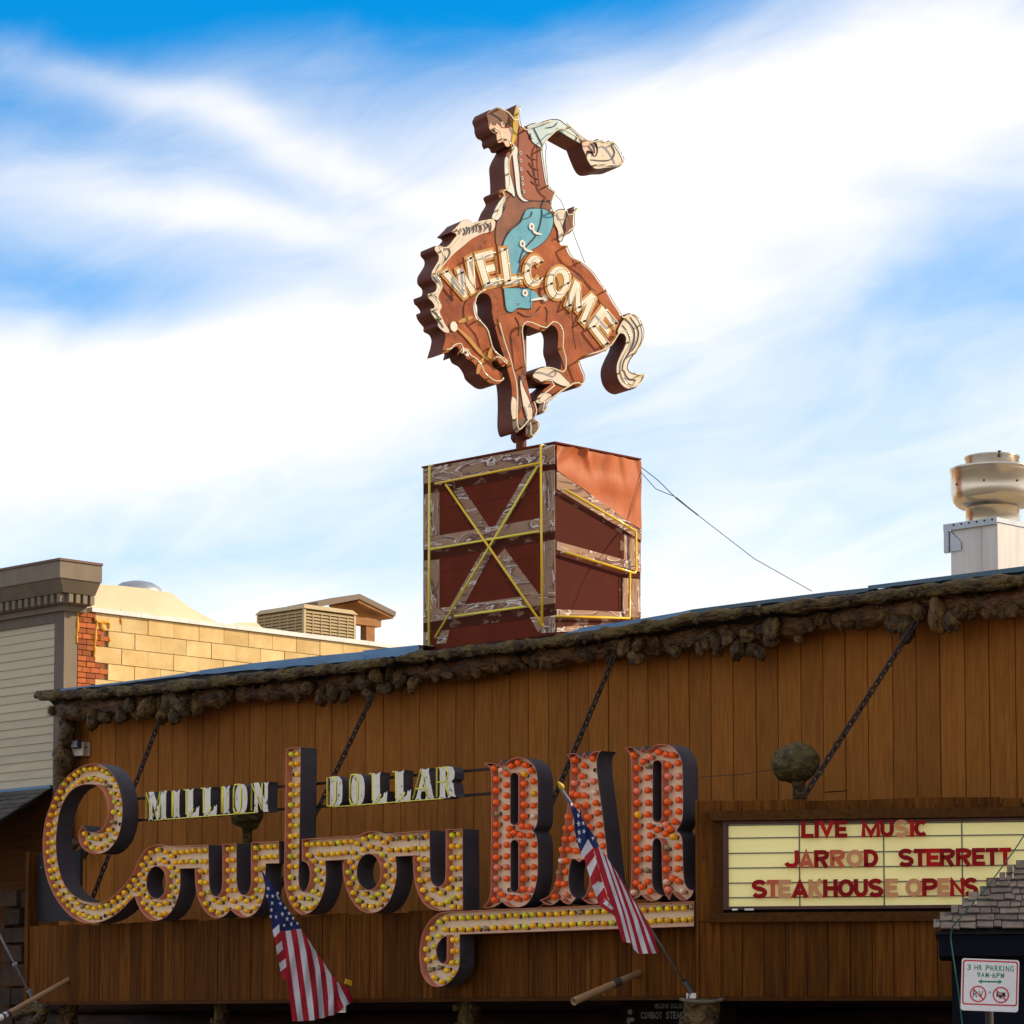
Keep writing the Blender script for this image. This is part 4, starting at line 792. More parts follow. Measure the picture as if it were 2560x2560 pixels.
# ------------------------------------------------------------------ small neon words
FNW = facade(1.80)
def flared(x0, x1, y0, y1, f):   # a stem with fishtail ends
    c = (x0 + x1) / 2
    return [(x0 - f, y0), (c, y0 + f), (x1 + f, y0), (x1, y0 + 2.2*f), (x1, y1 - 2.2*f), (x1 + f, y1), (c, y1 - f), (x0 - f, y1), (x0, y1 - 2.2*f), (x0, y0 + 2.2*f)]
def slab(ch):
    f = 0.05
    if ch == 'I': return [flared(0.12, 0.88, 0, 1, 0.09)]
    if ch == 'L': return [[(0, 0), (0.25, 0.05), (0.5, 0), (0.95, 0.0), (1.0, 0.38), (0.86, 0.30), (0.80, 0.36), (0.72, 0.2), (0.52, 0.14), (0.50, 0.88), (0.56, 1.0), (0.28, 0.94), (0, 1.0), (0.06, 0.88), (0.06, 0.12)]]
    if ch == 'O': return [[(0.5 + 0.5 * math.copysign(abs(math.cos(t)) ** 0.75, math.cos(t)), 0.5 + 0.5 * math.copysign(abs(math.sin(t)) ** 0.8, math.sin(t))) for t in [i * math.pi / 12 for i in range(24)]], slot(0.42, 0.58, 0.15, 0.85, 4)]
    if ch == 'D': return [[(0, 0), (0.2, 0.04), (0.4, 0), (0.75, 0.03), (0.95, 0.15), (1, 0.35), (1, 0.65), (0.95, 0.85), (0.75, 0.97), (0.4, 1), (0.2, 0.95), (0, 1), (0.06, 0.88), (0.06, 0.12)], slot(0.44, 0.60, 0.15, 0.85, 4)]
    if ch == 'N': return [[(0, 0), (0.15, 0.05), (0.32, 0), (0.28, 0.12), (0.28, 0.55), (0.66, 0.0), (0.98, 0.0), (0.94, 0.12), (0.94, 0.88), (1, 1), (0.84, 0.95), (0.68, 1), (0.72, 0.88), (0.72, 0.42), (0.34, 1), (0, 1), (0.06, 0.88), (0.06, 0.12)]]
    if ch == 'M': return [[(0, 0), (0.12, 0.05), (0.26, 0), (0.22, 0.12), (0.22, 0.62), (0.46, 0.0), (0.54, 0.0), (0.70, 0.60), (0.70, 0.12), (0.66, 0), (0.83, 0.05), (1, 0), (0.95, 0.12), (0.95, 0.88), (1, 1), (0.72, 1), (0.53, 0.45), (0.28, 1), (0, 1), (0.05, 0.88), (0.05, 0.12)]]
    if ch == 'A': return [[(0, 0), (0.15, 0.05), (0.34, 0), (0.30, 0.14), (0.34, 0.28), (0.56, 0.28), (0.58, 0.14), (0.52, 0), (0.76, 0.05), (1, 0), (0.92, 0.14), (0.70, 0.88), (0.74, 1), (0.53, 0.95), (0.32, 1), (0.38, 0.88), (0.10, 0.14)], [(0.39, 0.42), (0.55, 0.42), (0.50, 0.72)]]
    if ch == 'R': return [[(0, 0), (0.18, 0.05), (0.42, 0), (0.38, 0.12), (0.38, 0.42), (0.5, 0.42), (0.56, 0.12), (0.52, 0), (0.75, 0.06), (1, 0.02), (0.92, 0.14), (0.86, 0.44), (0.74, 0.52), (0.90, 0.6), (0.93, 0.8), (0.82, 0.96), (0.5, 1), (0.18, 0.95), (0, 1), (0.06, 0.88), (0.06, 0.12)], [(0.40, 0.58), (0.54, 0.60), (0.56, 0.78), (0.50, 0.86), (0.40, 0.86)]]
SK = {'I': [[(0.42, 0.05), (0.42, 0.95), (0.58, 0.95), (0.58, 0.05)]], 'L': [[(0.1, 0.95), (0.28, 0.95), (0.30, 0.1), (0.7, 0.08), (0.85, 0.28)]],
      'O': [[(0.2, 0.2), (0.3, 0.03), (0.7, 0.03), (0.8, 0.2), (0.8, 0.8), (0.7, 0.97), (0.3, 0.97), (0.2, 0.8), (0.2, 0.2)]], 'D': [[(0.15, 0.03), (0.15, 0.95), (0.65, 0.95), (0.8, 0.8), (0.8, 0.2), (0.65, 0.03), (0.15, 0.03)]],
      'N': [[(0.14, 0.05), (0.14, 0.95), (0.82, 0.05), (0.82, 0.95)]], 'M': [[(0.1, 0.05), (0.1, 0.95), (0.5, 0.1), (0.84, 0.95), (0.84, 0.05)]],
      'A': [[(0.12, 0.05), (0.5, 0.95), (0.85, 0.05)], [(0.25, 0.35), (0.72, 0.35)]], 'R': [[(0.12, 0.05), (0.12, 0.95), (0.65, 0.95), (0.8, 0.75), (0.65, 0.52), (0.12, 0.5)], [(0.6, 0.5), (0.82, 0.06)]]}
def neon_word(label, Zf, boxes, rail_x):
    q = [(ch, FNW.ab(*Zf([(x0, y1)])[0]), FNW.ab(*Zf([(x1, y0)])[0])) for ch, x0, x1, y0, y1 in boxes]
    b0 = sum(x[1][1] for x in q) / len(q); b1 = sum(x[2][1] for x in q) / len(q)
    t = thing('neon_word', label, 'neon sign', FNW.pt(q[0][1][0], b0, -0.1), group='small neon words above the script')
    for ch, p0, p1 in q:
        loops = [[(p0[0] + u * (p1[0] - p0[0]), b0 + v * (b1 - b0)) for u, v in L] for L in slab(ch)]
        o = part('letter_face', G().face(FNW, loops, 0.002), M['white'], t)
        g = G()
        for L in loops:
            k = len(L); L2 = orient([V(x) for x in L], L is loops[0])[0]
            g.add([FNW.pt(*x, -0.125) for x in L2] + [FNW.pt(*x, 0.0) for x in L2], [(i, (i+1) % k, k + (i+1) % k, k + i) for i in range(k)])
        part('letter_side', g, M['dark'], o)
        for pl_ in SK[ch]:
            P = [FNW.pt(p0[0] + u * (p1[0] - p0[0]), b0 + v * (b1 - b0), 0.055) for u, v in pl_]
            part('neon_tube', G().tube(P, 0.0085, 6), M['neon_y'], t, sm=True)
    P = [FNW.pt(q[i][1][0] + (0.2 if e else 0.5) * (q[i][2][0] - q[i][1][0]), b0 - 0.004, 0.05) for i in range(len(q)) for e in (0,)]
    part('neon_tube', G().tube(P, 0.0055, 6), M['neon_y'], t, sm=True)
    r0, r1 = FNW.ab(rail_x[0], 2020, -0.15)[0], FNW.ab(rail_x[1], 2020, -0.15)[0]
    for v in (0.10, 0.86):
        part('rail', G().box(FNW, r0, r1, b0 + v * (b1 - b0) - 0.012, b0 + v * (b1 - b0) + 0.012, -0.165, -0.13), M['iron'], t)
    return t
neon_word('white neon word of seven letters between the capital C and the tall b', Z5, [('M', 910, 1048, 468, 680), ('I', 1092, 1145, 448, 668), ('L', 1190, 1285, 438, 660), ('L', 1315, 1415, 426, 648), ('I', 1455, 1510, 412, 638), ('O', 1545, 1637, 403, 632), ('N', 1680, 1793, 388, 614)], (340, 722))
neon_word('white neon word of six letters between the tall b and the red-bulb B', Z6, [('D', 572, 675, 362, 612), ('O', 742, 848, 350, 602), ('L', 906, 1025, 336, 590), ('L', 1086, 1210, 324, 580), ('A', 1237, 1393, 312, 576), ('R', 1425, 1558, 298, 558)], (785, 1235))

# ------------------------------------------------------------------ chains
LK = G()
lp_ = [(0.030 * math.cos(t) * 0.55, 0.030 * math.sin(t) + (0.012 if math.sin(t) > 0 else -0.012), 0) for t in [2*math.pi*i/14 for i in range(14)]]
LK.tube([V(p) * 1.3 for p in lp_ + lp_[:1]], 0.0105, 6, caps=False)
LINK = mesh('link', LK, M['iron'], sm=True)
def chain(label, top, wt, bot, wb):
    p = facade(wt).at(*top); q = facade(wb).at(*bot); q.x = q.x
    t = thing('chain', label, 'chain', p, group='chains holding the canopy')
    d = q - p; n = int(d.length / 0.076); ax = d.normalized(); x = ax.orthogonal().normalized(); y = ax.cross(x)
    for i in range(n):
        c = p + d * ((i + 0.5) / n); a = math.radians(45 + 90 * (i % 2) + random.uniform(-8, 8))
        m = Matrix((x * math.cos(a) + y * math.sin(a), ax, (x * math.cos(a) + y * math.sin(a)).cross(ax))).transposed().to_4x4(); m.translation = c
        inst('link', LINK, t, m)
chain('rusty chain from the eave down to the top of the capital C', (406, 1780), 0.34, (222, 2270), 1.45)
chain('rusty chain running down to the stem of the tall b', (932, 1738), 0.34, (665, 2290), 1.55)
chain('rusty chain running down behind the red-bulb letter A', (1536, 1640), 0.34, (1262, 2285), 1.55)
chain('longest rusty chain, on the right beside the round burl', (2292, 1552), 0.36, (2010, 1990), 1.55)

# ------------------------------------------------------------------ burl finials on the canopy
def finial(label, px, py, w, r, stem_to, sx=1.0):
    pl = facade(w); c = pl.at(px, py); b = pl.at(stem_to[0], stem_to[1]); k = (c - CAM).length / FPX; R = r * k
    t = thing('burl_finial', label, 'wood burl', V((b.x, b.y, b.z - 0.05)))
    inst('knob', random.choice(KN), t, Matrix.Translation(c) @ Matrix.Diagonal((R * sx, R * 0.95, R * 0.82, 1)))
    part('stem', bumpy_tube([c, c.lerp(b, 0.5) + V((0.01, 0, 0)), b, b + V((0, 0, -0.3))], [R * 0.28] * 14, 10, 0.3, 6, px, 14), M['log'], t, sm=True)
finial('round mossy burl knob on a short stem above the marquee', 1990, 1908, 1.25, 64, (1998, 1985), 1.0)
finial('dark burl knob half hidden below the left neon word', 618, 2040, 1.30, 44, (618, 2110))
# fire bell box
FB0 = facade(0.03); a, b = FB0.ab(188, 1893), FB0.ab(222, 1856)
bx = thing('fire_bell', 'small white fire bell box with a grey speaker by the knotty corner post', 'alarm box', FB0.pt(a[0], a[1]))
M['offwhite'] = mat('offwhite_plastic', (0.62, 0.55, 0.42), rough=0.5)
part('box', G().box(FB0, a[0], b[0], a[1], b[1], -0.02, 0.09), M['offwhite'], bx)
sa_, sb_ = FB0.ab(186, 1872, 0.1), FB0.ab(203, 1850, 0.1)
sp = part('speaker', G().box(FB0, sa_[0], sb_[0], sa_[1], sb_[1], 0.08, 0.15), M['dark'], bx)
for i in range(3):
    bq = sa_[1] + (sb_[1] - sa_[1]) * (0.25 + 0.25 * i); part('grille_bar', G().box(FB0, sa_[0] + 0.01, sb_[0] - 0.01, bq - 0.006, bq + 0.006, 0.15, 0.156), M['steel'], sp)
SB = Pl(FB0.pt(b[0], a[1]), (0, 1, 0))
M['letterred'] = mat('faded_red_print', (0.25, 0.10, 0.07), rough=0.6)
for i, ch in enumerate('FIRE'):
    hb = (b[1] - a[1]) / 4.4; b1_ = (b[1] - a[1]) - 0.01 - i * hb
    part('lettering', text_in(G(), SB, ch, -0.07, -0.02, b1_ - hb * 0.85, b1_, 0.001, 0.004), M['letterred'], bx)
# thin wires on the wall
M['wire'] = mat('black_wire', (0.015, 0.014, 0.013), rough=0.6)
def wire(label, pts, r=0.004, m='wire', nseg=24, cat='wire'):
    P = resample(pts, nseg); return solo('wire', G().tube(P, r, 5), M[m], label, cat, P[0], sm=True)
fw = facade(0.5)
wire('thin black wire from the round burl to the red-bulb R', [facade(1.85).at(1745, 1943), facade(1.5).at(1850, 1936), facade(1.3).at(1935, 1924)], 0.003)

# ------------------------------------------------------------------ painted crate on the roof
FC = facade(0.12)
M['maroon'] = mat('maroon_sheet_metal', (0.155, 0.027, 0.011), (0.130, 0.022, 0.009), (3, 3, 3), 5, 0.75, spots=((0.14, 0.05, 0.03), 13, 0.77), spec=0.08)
M['orange'] = mat('orange_painted_sheet_metal', (0.50, 0.135, 0.042), (0.42, 0.10, 0.030), (5, 5, 1.2), 6, 0.5, 0.008, (2.5, 2.5, 1.2), spots=((0.25, 0.08, 0.04), 12, 0.74), spec=0.2)
def painted_timber(name, vertical):
    m = bpy.data.materials.new(name); m.use_nodes = True; N, L = m.node_tree.nodes, m.node_tree.links; b = N['Principled BSDF']; b.inputs['Roughness'].default_value = 0.75; b.inputs['Specular IOR Level'].default_value = 0.06
    tc = N.new('ShaderNodeTexCoord'); mp = N.new('ShaderNodeMapping'); L.new(tc.outputs['Object'], mp.inputs[0]); mp.inputs['Scale'].default_value = (6, 6, 1.1) if vertical else (1.2, 1.2, 5.5)
    nz = N.new('ShaderNodeTexNoise'); L.new(mp.outputs[0], nz.inputs['Vector']); nz.inputs['Scale'].default_value = 1.6; nz.inputs['Detail'].default_value = 2.0; nz.inputs['Distortion'].default_value = 1.2
    mw = N.new('ShaderNodeMath'); mw.operation = 'MULTIPLY'; L.new(nz.outputs[0], mw.inputs[0]); mw.inputs[1].default_value = 3.6
    fr_ = N.new('ShaderNodeMath'); fr_.operation = 'FRACT'; L.new(mw.outputs[0], fr_.inputs[0])
    cr = N.new('ShaderNodeValToRGB'); L.new(fr_.outputs[0], cr.inputs[0]); e = cr.color_ramp.elements
    e[0].position = 0.0; e[0].color = (0.40, 0.250, 0.165, 1); e[1].position = 0.68; e[1].color = (0.34, 0.205, 0.130, 1)
    for p, c in ((0.72, (0.22, 0.125, 0.105, 1)), (0.88, (0.16, 0.075, 0.06, 1)), (0.92, (0.74, 0.64, 0.58, 1)), (0.975, (0.66, 0.56, 0.50, 1))):
        x = e.new(p); x.color = c
    L.new(cr.outputs[0], b.inputs['Base Color']); return m
M['timber'] = painted_timber('painted_timber_grain', False); M['timber_v'] = painted_timber('painted_upright_grain', True)
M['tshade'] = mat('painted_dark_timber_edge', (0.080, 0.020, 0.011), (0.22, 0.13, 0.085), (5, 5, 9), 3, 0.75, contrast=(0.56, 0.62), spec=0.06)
M['ink0'] = mat('dark_rivet', (0.05, 0.03, 0.025), rough=0.6)
cab = lambda x, y, n=0.0: FC.ab(*Z3([(x, y)])[0], n)
cTL, cTR, cBL = cab(118, 272), cab(1110, 88), cab(118, 1625)
a0, a1 = cTL[0], cTR[0]; b1 = (cTL[1] + cTR[1]) / 2; b0 = (cBL[1] + cab(1112, 1512)[1]) / 2 - 0.03
CR = Pl((a1, -0.12, EYE), (0, 1, 0)); crb = lambda x, y, n=0.0: CR.ab(*Z3([(x, y)])[0], n)
dy = crb(1748, 216)[0]
cr = thing('crate_sign', 'maroon rooftop crate painted with grey timber braces and yellow neon tubes', 'crate', ((a0 + a1) / 2, -0.12 + dy / 2, EYE + b0))
part('front_panel', G().box(FC, a0, a1 - 0.012, b0, b1, -0.02, 0.0), M['maroon'], cr)
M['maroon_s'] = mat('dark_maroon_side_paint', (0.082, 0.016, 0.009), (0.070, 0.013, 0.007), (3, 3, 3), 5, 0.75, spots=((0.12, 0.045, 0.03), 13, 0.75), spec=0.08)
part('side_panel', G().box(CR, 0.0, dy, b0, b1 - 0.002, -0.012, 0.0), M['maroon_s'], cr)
part('rear_panel', G().wbox(a0, a1 - 0.014, -0.12 + dy - 0.02, -0.12 + dy, EYE + b0, EYE + b1), M['maroon'], cr)
part('left_panel', G().wbox(a0 - 0.004, a0 + 0.012, -0.118, -0.12 + dy - 0.022, EYE + b0, EYE + b1 - 0.003), M['maroon'], cr)
part('top_panel', G().wbox(a0 - 0.015, a1 + 0.015, -0.135, -0.12 + dy + 0.012, EYE + b1 + 0.001, EYE + b1 + 0.018), M['maroon'], cr)
tri = [crb(1117, 100), crb(1117, 292), crb(1752, 742), crb(1748, 222)]
# dented sheet over the upper side
gg = G(); nU, nV = 60, 36
for i in range(nU + 1):
    for j in range(nV + 1):
        u, v = i / nU, j / nV; lo = tri[1].lerp(tri[2], u); hi = tri[0].lerp(tri[3], u); q = lo.lerp(hi, v)
        d = 0.012 + 0.020 * noise.noise(V((q.x * 3.1, q.y * 4.5, 0.7))) + 0.05 * max(0, noise.noise(V((q.x * 6.0 + 4, q.y * 2.0 + (q.x * 3), 2.2)))) * v * v
        d += v ** 3 * sum(h * math.exp(-((u - c_ + (1 - v) * sl_) / w_c) ** 2) for c_, sl_, w_c, h in ((0.06, 0.1, 0.03, -0.03), (0.16, 0.25, 0.035, 0.045), (0.30, -0.2, 0.04, 0.05), (0.36, 0.1, 0.03, -0.03), (0.62, 0.2, 0.05, 0.025))); gg.v.append(CR.pt(q.x, q.y, max(0.003, d)))
gg.f = [(i*(nV+1) + j, (i+1)*(nV+1) + j, (i+1)*(nV+1) + j + 1, i*(nV+1) + j + 1) for i in range(nU) for j in range(nV)]; gg.m = [0] * len(gg.f)
part('side_sheet', gg, M['orange'], cr, sm=True)
for yy, xx0, xx1 in ((1035, 240, 1000), (560, 240, 1000)):
    p_, q_ = cab(xx0, yy + 20), cab(xx1, yy - 125); part('sheet_seam', G().quadp(FC, [(p_[0], p_[1]), (q_[0], p_[1]), (q_[0], p_[1] + 0.012), (p_[0], p_[1] + 0.012)], 0.0002, 0.003), M['maroon'], cr)
RIV = mesh('rivet', G().lathe((0, 0, 0), (0, 0, 1), [(0.007, 0.0), (0.006, 0.004), (0.0, 0.006)], 8), M['ink0'])
for i in range(10):
    for a_ in (a0 + 0.05, a1 - 0.06): inst('rivet', RIV, cr, FC.mtx(a_, b0 + 0.1 + i * 0.19, 0.008))
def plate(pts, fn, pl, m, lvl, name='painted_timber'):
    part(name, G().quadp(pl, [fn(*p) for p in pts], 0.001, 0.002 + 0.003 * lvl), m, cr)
tim, tiv, tsh = M['timber'], M['timber_v'], M['tshade']
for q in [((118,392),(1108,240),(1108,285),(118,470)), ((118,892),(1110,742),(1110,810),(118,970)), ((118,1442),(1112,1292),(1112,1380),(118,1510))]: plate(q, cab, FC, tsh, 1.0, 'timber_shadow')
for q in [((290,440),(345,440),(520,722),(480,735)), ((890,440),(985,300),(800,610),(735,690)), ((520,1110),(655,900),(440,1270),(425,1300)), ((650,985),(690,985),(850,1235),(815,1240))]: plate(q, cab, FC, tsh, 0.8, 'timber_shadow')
for q in [((345,440),(410,412),(615,720),(520,722)), ((890,318),(985,262),(740,688),(665,702)), ((555,912),(650,890),(430,1300),(325,1312)), ((665,950),(733,880),(990,1226),(852,1236)), ((925,1400),(1000,1392),(1020,1475),(985,1515)), ((255,1500),(318,1490),(290,1595),(215,1600))]: plate(q, cab, FC, tim, 1.4)
for q in [((118,474),(240,452),(240,786),(118,800)), ((118,972),(240,962),(240,1330),(118,1346)), ((1003,300),(1110,286),(1110,630),(1003,652)), ((1003,830),(1112,812),(1112,1204),(1003,1228)), ((1005,1398),(1112,1382),(1112,1512),(1005,1520)), ((118,1512),(170,1508),(170,1610),(118,1616))]: plate(q, cab, FC, tiv, 1.6, 'painted_post')
for q in [((118,278),(1110,94),(1110,240),(118,392)), ((118,802),(1110,632),(1110,742),(118,892)), ((118,1348),(1112,1206),(1112,1292),(118,1442))]: plate(q, cab, FC, tim, 2.0, 'painted_beam')
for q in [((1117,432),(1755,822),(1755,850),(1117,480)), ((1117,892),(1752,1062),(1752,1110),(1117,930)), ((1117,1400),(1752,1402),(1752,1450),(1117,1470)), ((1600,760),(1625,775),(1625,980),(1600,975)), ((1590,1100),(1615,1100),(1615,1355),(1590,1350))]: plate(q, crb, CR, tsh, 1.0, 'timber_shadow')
for q in [((1627,770),(1754,840),(1752,996),(1627,980)), ((1617,1100),(1752,1112),(1752,1358),(1617,1355))]: plate(q, crb, CR, tiv, 1.4, 'painted_post')
for q in [((1117,292),(1755,744),(1755,822),(1117,432)), ((1117,826),(1752,1000),(1752,1060),(1117,890)), ((1117,1340),(1752,1362),(1752,1400),(1117,1398)), ((1117,1472),(1500,1455),(1500,1500),(1117,1510))]: plate(q, crb, CR, tim, 4.0, 'painted_beam')
def ctube(pts, fn, pl, m, n=0.07):
    P = [pl.pt(*fn(x, y, n), n) for x, y in pts]; o = part('neon_tube', G().tube(P, 0.0130, 7), M[m], cr, sm=True)
    for p in (P[0], P[-1]): part('tube_support', G().tube([p, p - pl.en * n], 0.008, 6), M['white'], o)
for pts, m in [([(163,250),(157,1615)], 'neon_y'), ([(1003,95),(1012,1465)], 'neon_o'), ([(205,390),(1000,232)], 'neon_o'), ([(285,395),(1022,1465)], 'neon_o'), ([(980,255),(205,1550)], 'neon_y'), ([(170,885),(985,750)], 'neon_y'), ([(352,1390),(885,1318)], 'neon_y')]: ctube(pts, cab, FC, m, 0.06 if m == 'neon_y' else 0.085)
for pts, m in [([(1182,432),(1715,745),(1721,760),(1722,1045),(1715,1062),(1700,1062),(1182,905)], 'neon_o'), ([(1675,1062),(1672,1405),(1115,1390)], 'neon_o')]: ctube(pts, crb, CR, m, 0.06)
for yv in (620, 1075, 1550):
    p = FC.pt(a0, cab(118, yv)[1]); d = V((-0.07, 0.1, 0))
    part('tube_hook', G().tube([p + V((0, 0.1, 0)), p + d, p + d + V((0.0, 0.0, -0.12)), p + V((0, 0.1, -0.26))], 0.008, 6), M['neon_o'], cr)
for i, yv in enumerate((1140, 1070)):
    part('base_block', G().wbox(a0 + 0.3 + i * 0.55, a0 + 0.42 + i * 0.55, -0.1, 0.1, EYE + b0 - 0.06, EYE + b0 - 0.001), M['shedwood'], cr)

# cable from the crate corner to the roof
pA = V((a1, -0.12 + dy, EYE + b1 - 0.06)); 
q1, q2, q3 = [Pl((a1 + k, 0, EYE), (0, 1, 0)).at(*p) for k, p in ((0.35, (1690, 1245)), (0.75, (1745, 1288)), (2.0, (2030, 1478)))]
M['cable'] = mat('dark_cable', (0.03, 0.045, 0.05), rough=0.6)
cb = thing('guy_cable', 'dark cable hanging from the crate corner to the roof edge', 'cable', pA)
part('strand', G().tube(resample([pA, pA.lerp(q1, 0.5) + V((0, 0, 0.02)), q1, q2], 20), 0.0045, 5), M['cable'], cb, sm=True)
part('strand', G().tube(resample([pA + V((0, 0, -0.05)), pA.lerp(q1, 0.45) + V((0, 0, -0.09)), q1 + V((0, 0, 0.01)), q2], 20), 0.004, 5), M['cable'], cb, sm=True)
part('strand', G().tube(resample([q2, q2.lerp(q3, 0.5) + V((0, 0, -0.06)), q3], 20), 0.0038, 5), M['cable'], cb, sm=True)
part('clamp', G().tube([q1, q2], 0.007, 6), M['iron'], cb)
# ------------------------------------------------------------------ bucking horse and rider sign
HPHI = math.radians(33)
pole_xy = CAM + ray(1303, 1115) * ((0.52 - CAM.y) / ray(1303, 1115).y)
HP = Pl((pole_xy.x, pole_xy.y, EYE), rh * math.cos(HPHI) + dh * math.sin(HPHI))
HF, HB = 0.14, -0.14
M['horse'] = mat('chestnut_sheet_metal', (0.44, 0.108, 0.025), (0.25, 0.052, 0.013), (2.8, 2.8, 2.8), 7, 0.5, 0.05, (3.5, 3.5, 3.5), spots=((0.15, 0.045, 0.02), 6, 0.60), spec=0.2)
M['hside'] = mat('maroon_return_metal', (0.165, 0.040, 0.020), (0.100, 0.023, 0.012), (3, 3, 3), 7, 0.6, spec=0.2)
M['mane'] = mat('cream_painted_mane', (0.80, 0.68, 0.53), (0.70, 0.58, 0.44), (6, 6, 6), 5, 0.5, spots=((0.30, 0.20, 0.15), 12, 0.68))
M['hooves'] = mat('brown_painted_hoof', (0.17, 0.10, 0.06), (0.12, 0.07, 0.045), (8, 8, 8), 4, 0.5)
M['skin'] = mat('painted_skin', (0.82, 0.55, 0.40), (0.76, 0.48, 0.34), (8, 8, 8), 3, 0.5)
M['hair'] = mat('painted_brown_hair', (0.20, 0.085, 0.035), (0.15, 0.06, 0.025), (10, 10, 10), 4, 0.5)
M['brim'] = mat('painted_mustard_hat', (0.62, 0.42, 0.04), (0.52, 0.34, 0.03), (8, 8, 8), 3, 0.5)
M['shirt'] = mat('pale_blue_painted_shirt', (0.62, 0.72, 0.68), (0.50, 0.64, 0.63), (6, 6, 6), 4, 0.5, spots=((0.36, 0.42, 0.40), 10, 0.72))
M['shirtw'] = mat('white_painted_shirt', (0.76, 0.75, 0.68), (0.66, 0.66, 0.60), (8, 8, 8), 4, 0.5)
M['vest'] = mat('brown_painted_vest', (0.34, 0.075, 0.02), (0.27, 0.055, 0.016), (5, 5, 5), 5, 0.5)
M['chaps'] = mat('teal_painted_chaps', (0.075, 0.31, 0.40), (0.14, 0.42, 0.50), (4, 4, 4), 5, 0.45, spots=((0.05, 0.17, 0.23), 7, 0.62))
M['saddle'] = mat('brown_painted_saddle', (0.27, 0.075, 0.022), (0.15, 0.040, 0.014), (6, 6, 6), 5, 0.5)
M['ochre'] = mat('ochre_painted_outline', (0.52, 0.24, 0.035), rough=0.5)
M['wel'] = mat('white_painted_letter', (0.86, 0.76, 0.62), (0.80, 0.70, 0.56), (8, 8, 8), 4, 0.5)
M['ink'] = mat('black_painted_line', (0.03, 0.02, 0.018), rough=0.6)
hab = lambda pts, n=HF: [tuple(HP.ab(p[0], p[1], n)) + tuple(p[2:]) for p in pts]
sil = (Z1([(655,200),(672,166,1),(705,162),(733,145,1),(765,165),(800,185),(835,225),(852,258,1),(858,205),(880,125,1),(895,185),(896,250),(908,292),(930,312),(955,295),(990,268),(1050,262),(1100,245),(1150,234),(1200,238),(1240,265),(1280,300),(1335,350),(1400,395),(1455,400),(1490,383,1),(1530,410),(1575,395,1),(1610,425),(1650,480),(1680,545),(1672,580),(1640,602),(1560,607),(1480,617),(1440,592),(1400,510),(1368,425,1),(1340,412),(1230,352),(1190,330),(1125,380),(1090,415),(1062,458,1),(1066,520),(1078,600),(1095,700),(1115,750),(1172,795,1),(1140,845),(1132,920),(1165,935),(1240,910,1),(1262,960),(1315,892,1),(1305,1010),(1312,1062,1),(1250,1110),(1205,1165,1),(1215,1188),(1245,1190),(1265,1240),(1300,1285)])
 + Z2([(1330,30),(1390,72),(1450,130),(1500,200),(1560,280),(1600,350),(1650,425),(1668,478,1),(1700,440),(1740,433),(1790,470),(1822,540),(1830,610),(1810,680),(1770,740),(1730,800),(1720,850),(1742,877),(1790,890),(1842,888,1),(1830,930),(1790,985),(1740,1010),(1690,995),(1650,950),(1630,890),(1630,820),(1660,740),(1690,680),(1700,620),(1680,590),(1650,592),(1620,630),(1580,690),(1500,738),(1430,760),(1370,780),(1345,805,1),(1365,860),(1385,910),(1380,960),(1345,992),(1310,972,1),(1250,1010),(1200,1040),(1150,1080),(1100,1115,1),(1095,1170),(1060,1195),(1045,1190,1),(1050,1120,1),(1012,1105,1),(1020,1080),(1060,1030),(1110,990),(1140,965,1),(1060,962),(1005,930),(990,905),(1020,862),(1070,835),(1130,840),(1200,866,1),(1214,850),(1212,770),(1192,700),(1195,600),(1180,545),(1135,520),(1085,566),(1000,540),(940,520),(914,548),(912,600),(925,700),(930,790),(945,880),(965,980),(990,1080),(1020,1170),(1006,1232,1),(1038,1262),(1040,1305),(1000,1368),(972,1380),(946,1345,1),(950,1290),(945,1272,1),(900,1322),(868,1332),(850,1290),(845,1235),(848,1100),(840,960),(815,870),(800,800),(765,700),(735,600),(715,520),(694,420),(690,340),(668,296),(625,280),(580,305),(560,345),(556,400),(575,470),(612,512),(650,562),(672,640),(692,705),(740,750),(772,772),(796,803),(780,836),(742,802),(715,786),(692,802),(702,836),(745,868),(771,890),(766,945),(740,966),(692,966),(640,932),(600,892),(585,850),(550,800),(500,770),(468,718),(432,752,1),(440,692),(400,692),(370,722),(312,738,1),(345,610),(330,560),(285,530),(285,500),(260,470),(235,430),(228,400,1),(260,385),(240,345),(215,320),(208,285,1),(265,265),(275,215),(240,170),(240,120),(262,80),(290,30)])
 + Z1([(290,1260),(262,1222),(265,1190,1),(320,1200),(360,1190),(410,1130),(425,1105),(385,1085,1),(440,1030),(470,1000),(520,995),(555,1020),(590,1005),(640,995),(688,985,1),(720,900),(755,840),(745,810),(738,785),(765,765),(790,758,1),(790,700),(787,640),(783,560),(800,510),(825,465),(835,442,1),(800,440),(778,405),(742,415,1),(728,385),(725,352),(690,330),(672,290),(668,250),(655,215)]))
SIL, _ = smooth(hab(sil), True, 4)
hs_ = thing('horse_rider_sign', 'brown bucking horse and rider sign on a pole above the crate', 'sign', V((HP.o.x, HP.o.y, EYE + b1)))
part('front_panel', G().face(HP, [SIL], HF), M['horse'], hs_)
gback = G().face(HP, [SIL], HB); gback.f = [f[::-1] for f in gback.f]
part('rear_panel', gback, M['horse'], hs_)
L2, _ = orient(SIL, True); k = len(L2)
part('edge_band', G().add([HP.pt(*x, HB) for x in L2] + [HP.pt(*x, HF) for x in L2], [(i, (i+1) % k, k + (i+1) % k, k + i) for i in range(k)]), M['hside'], hs_)
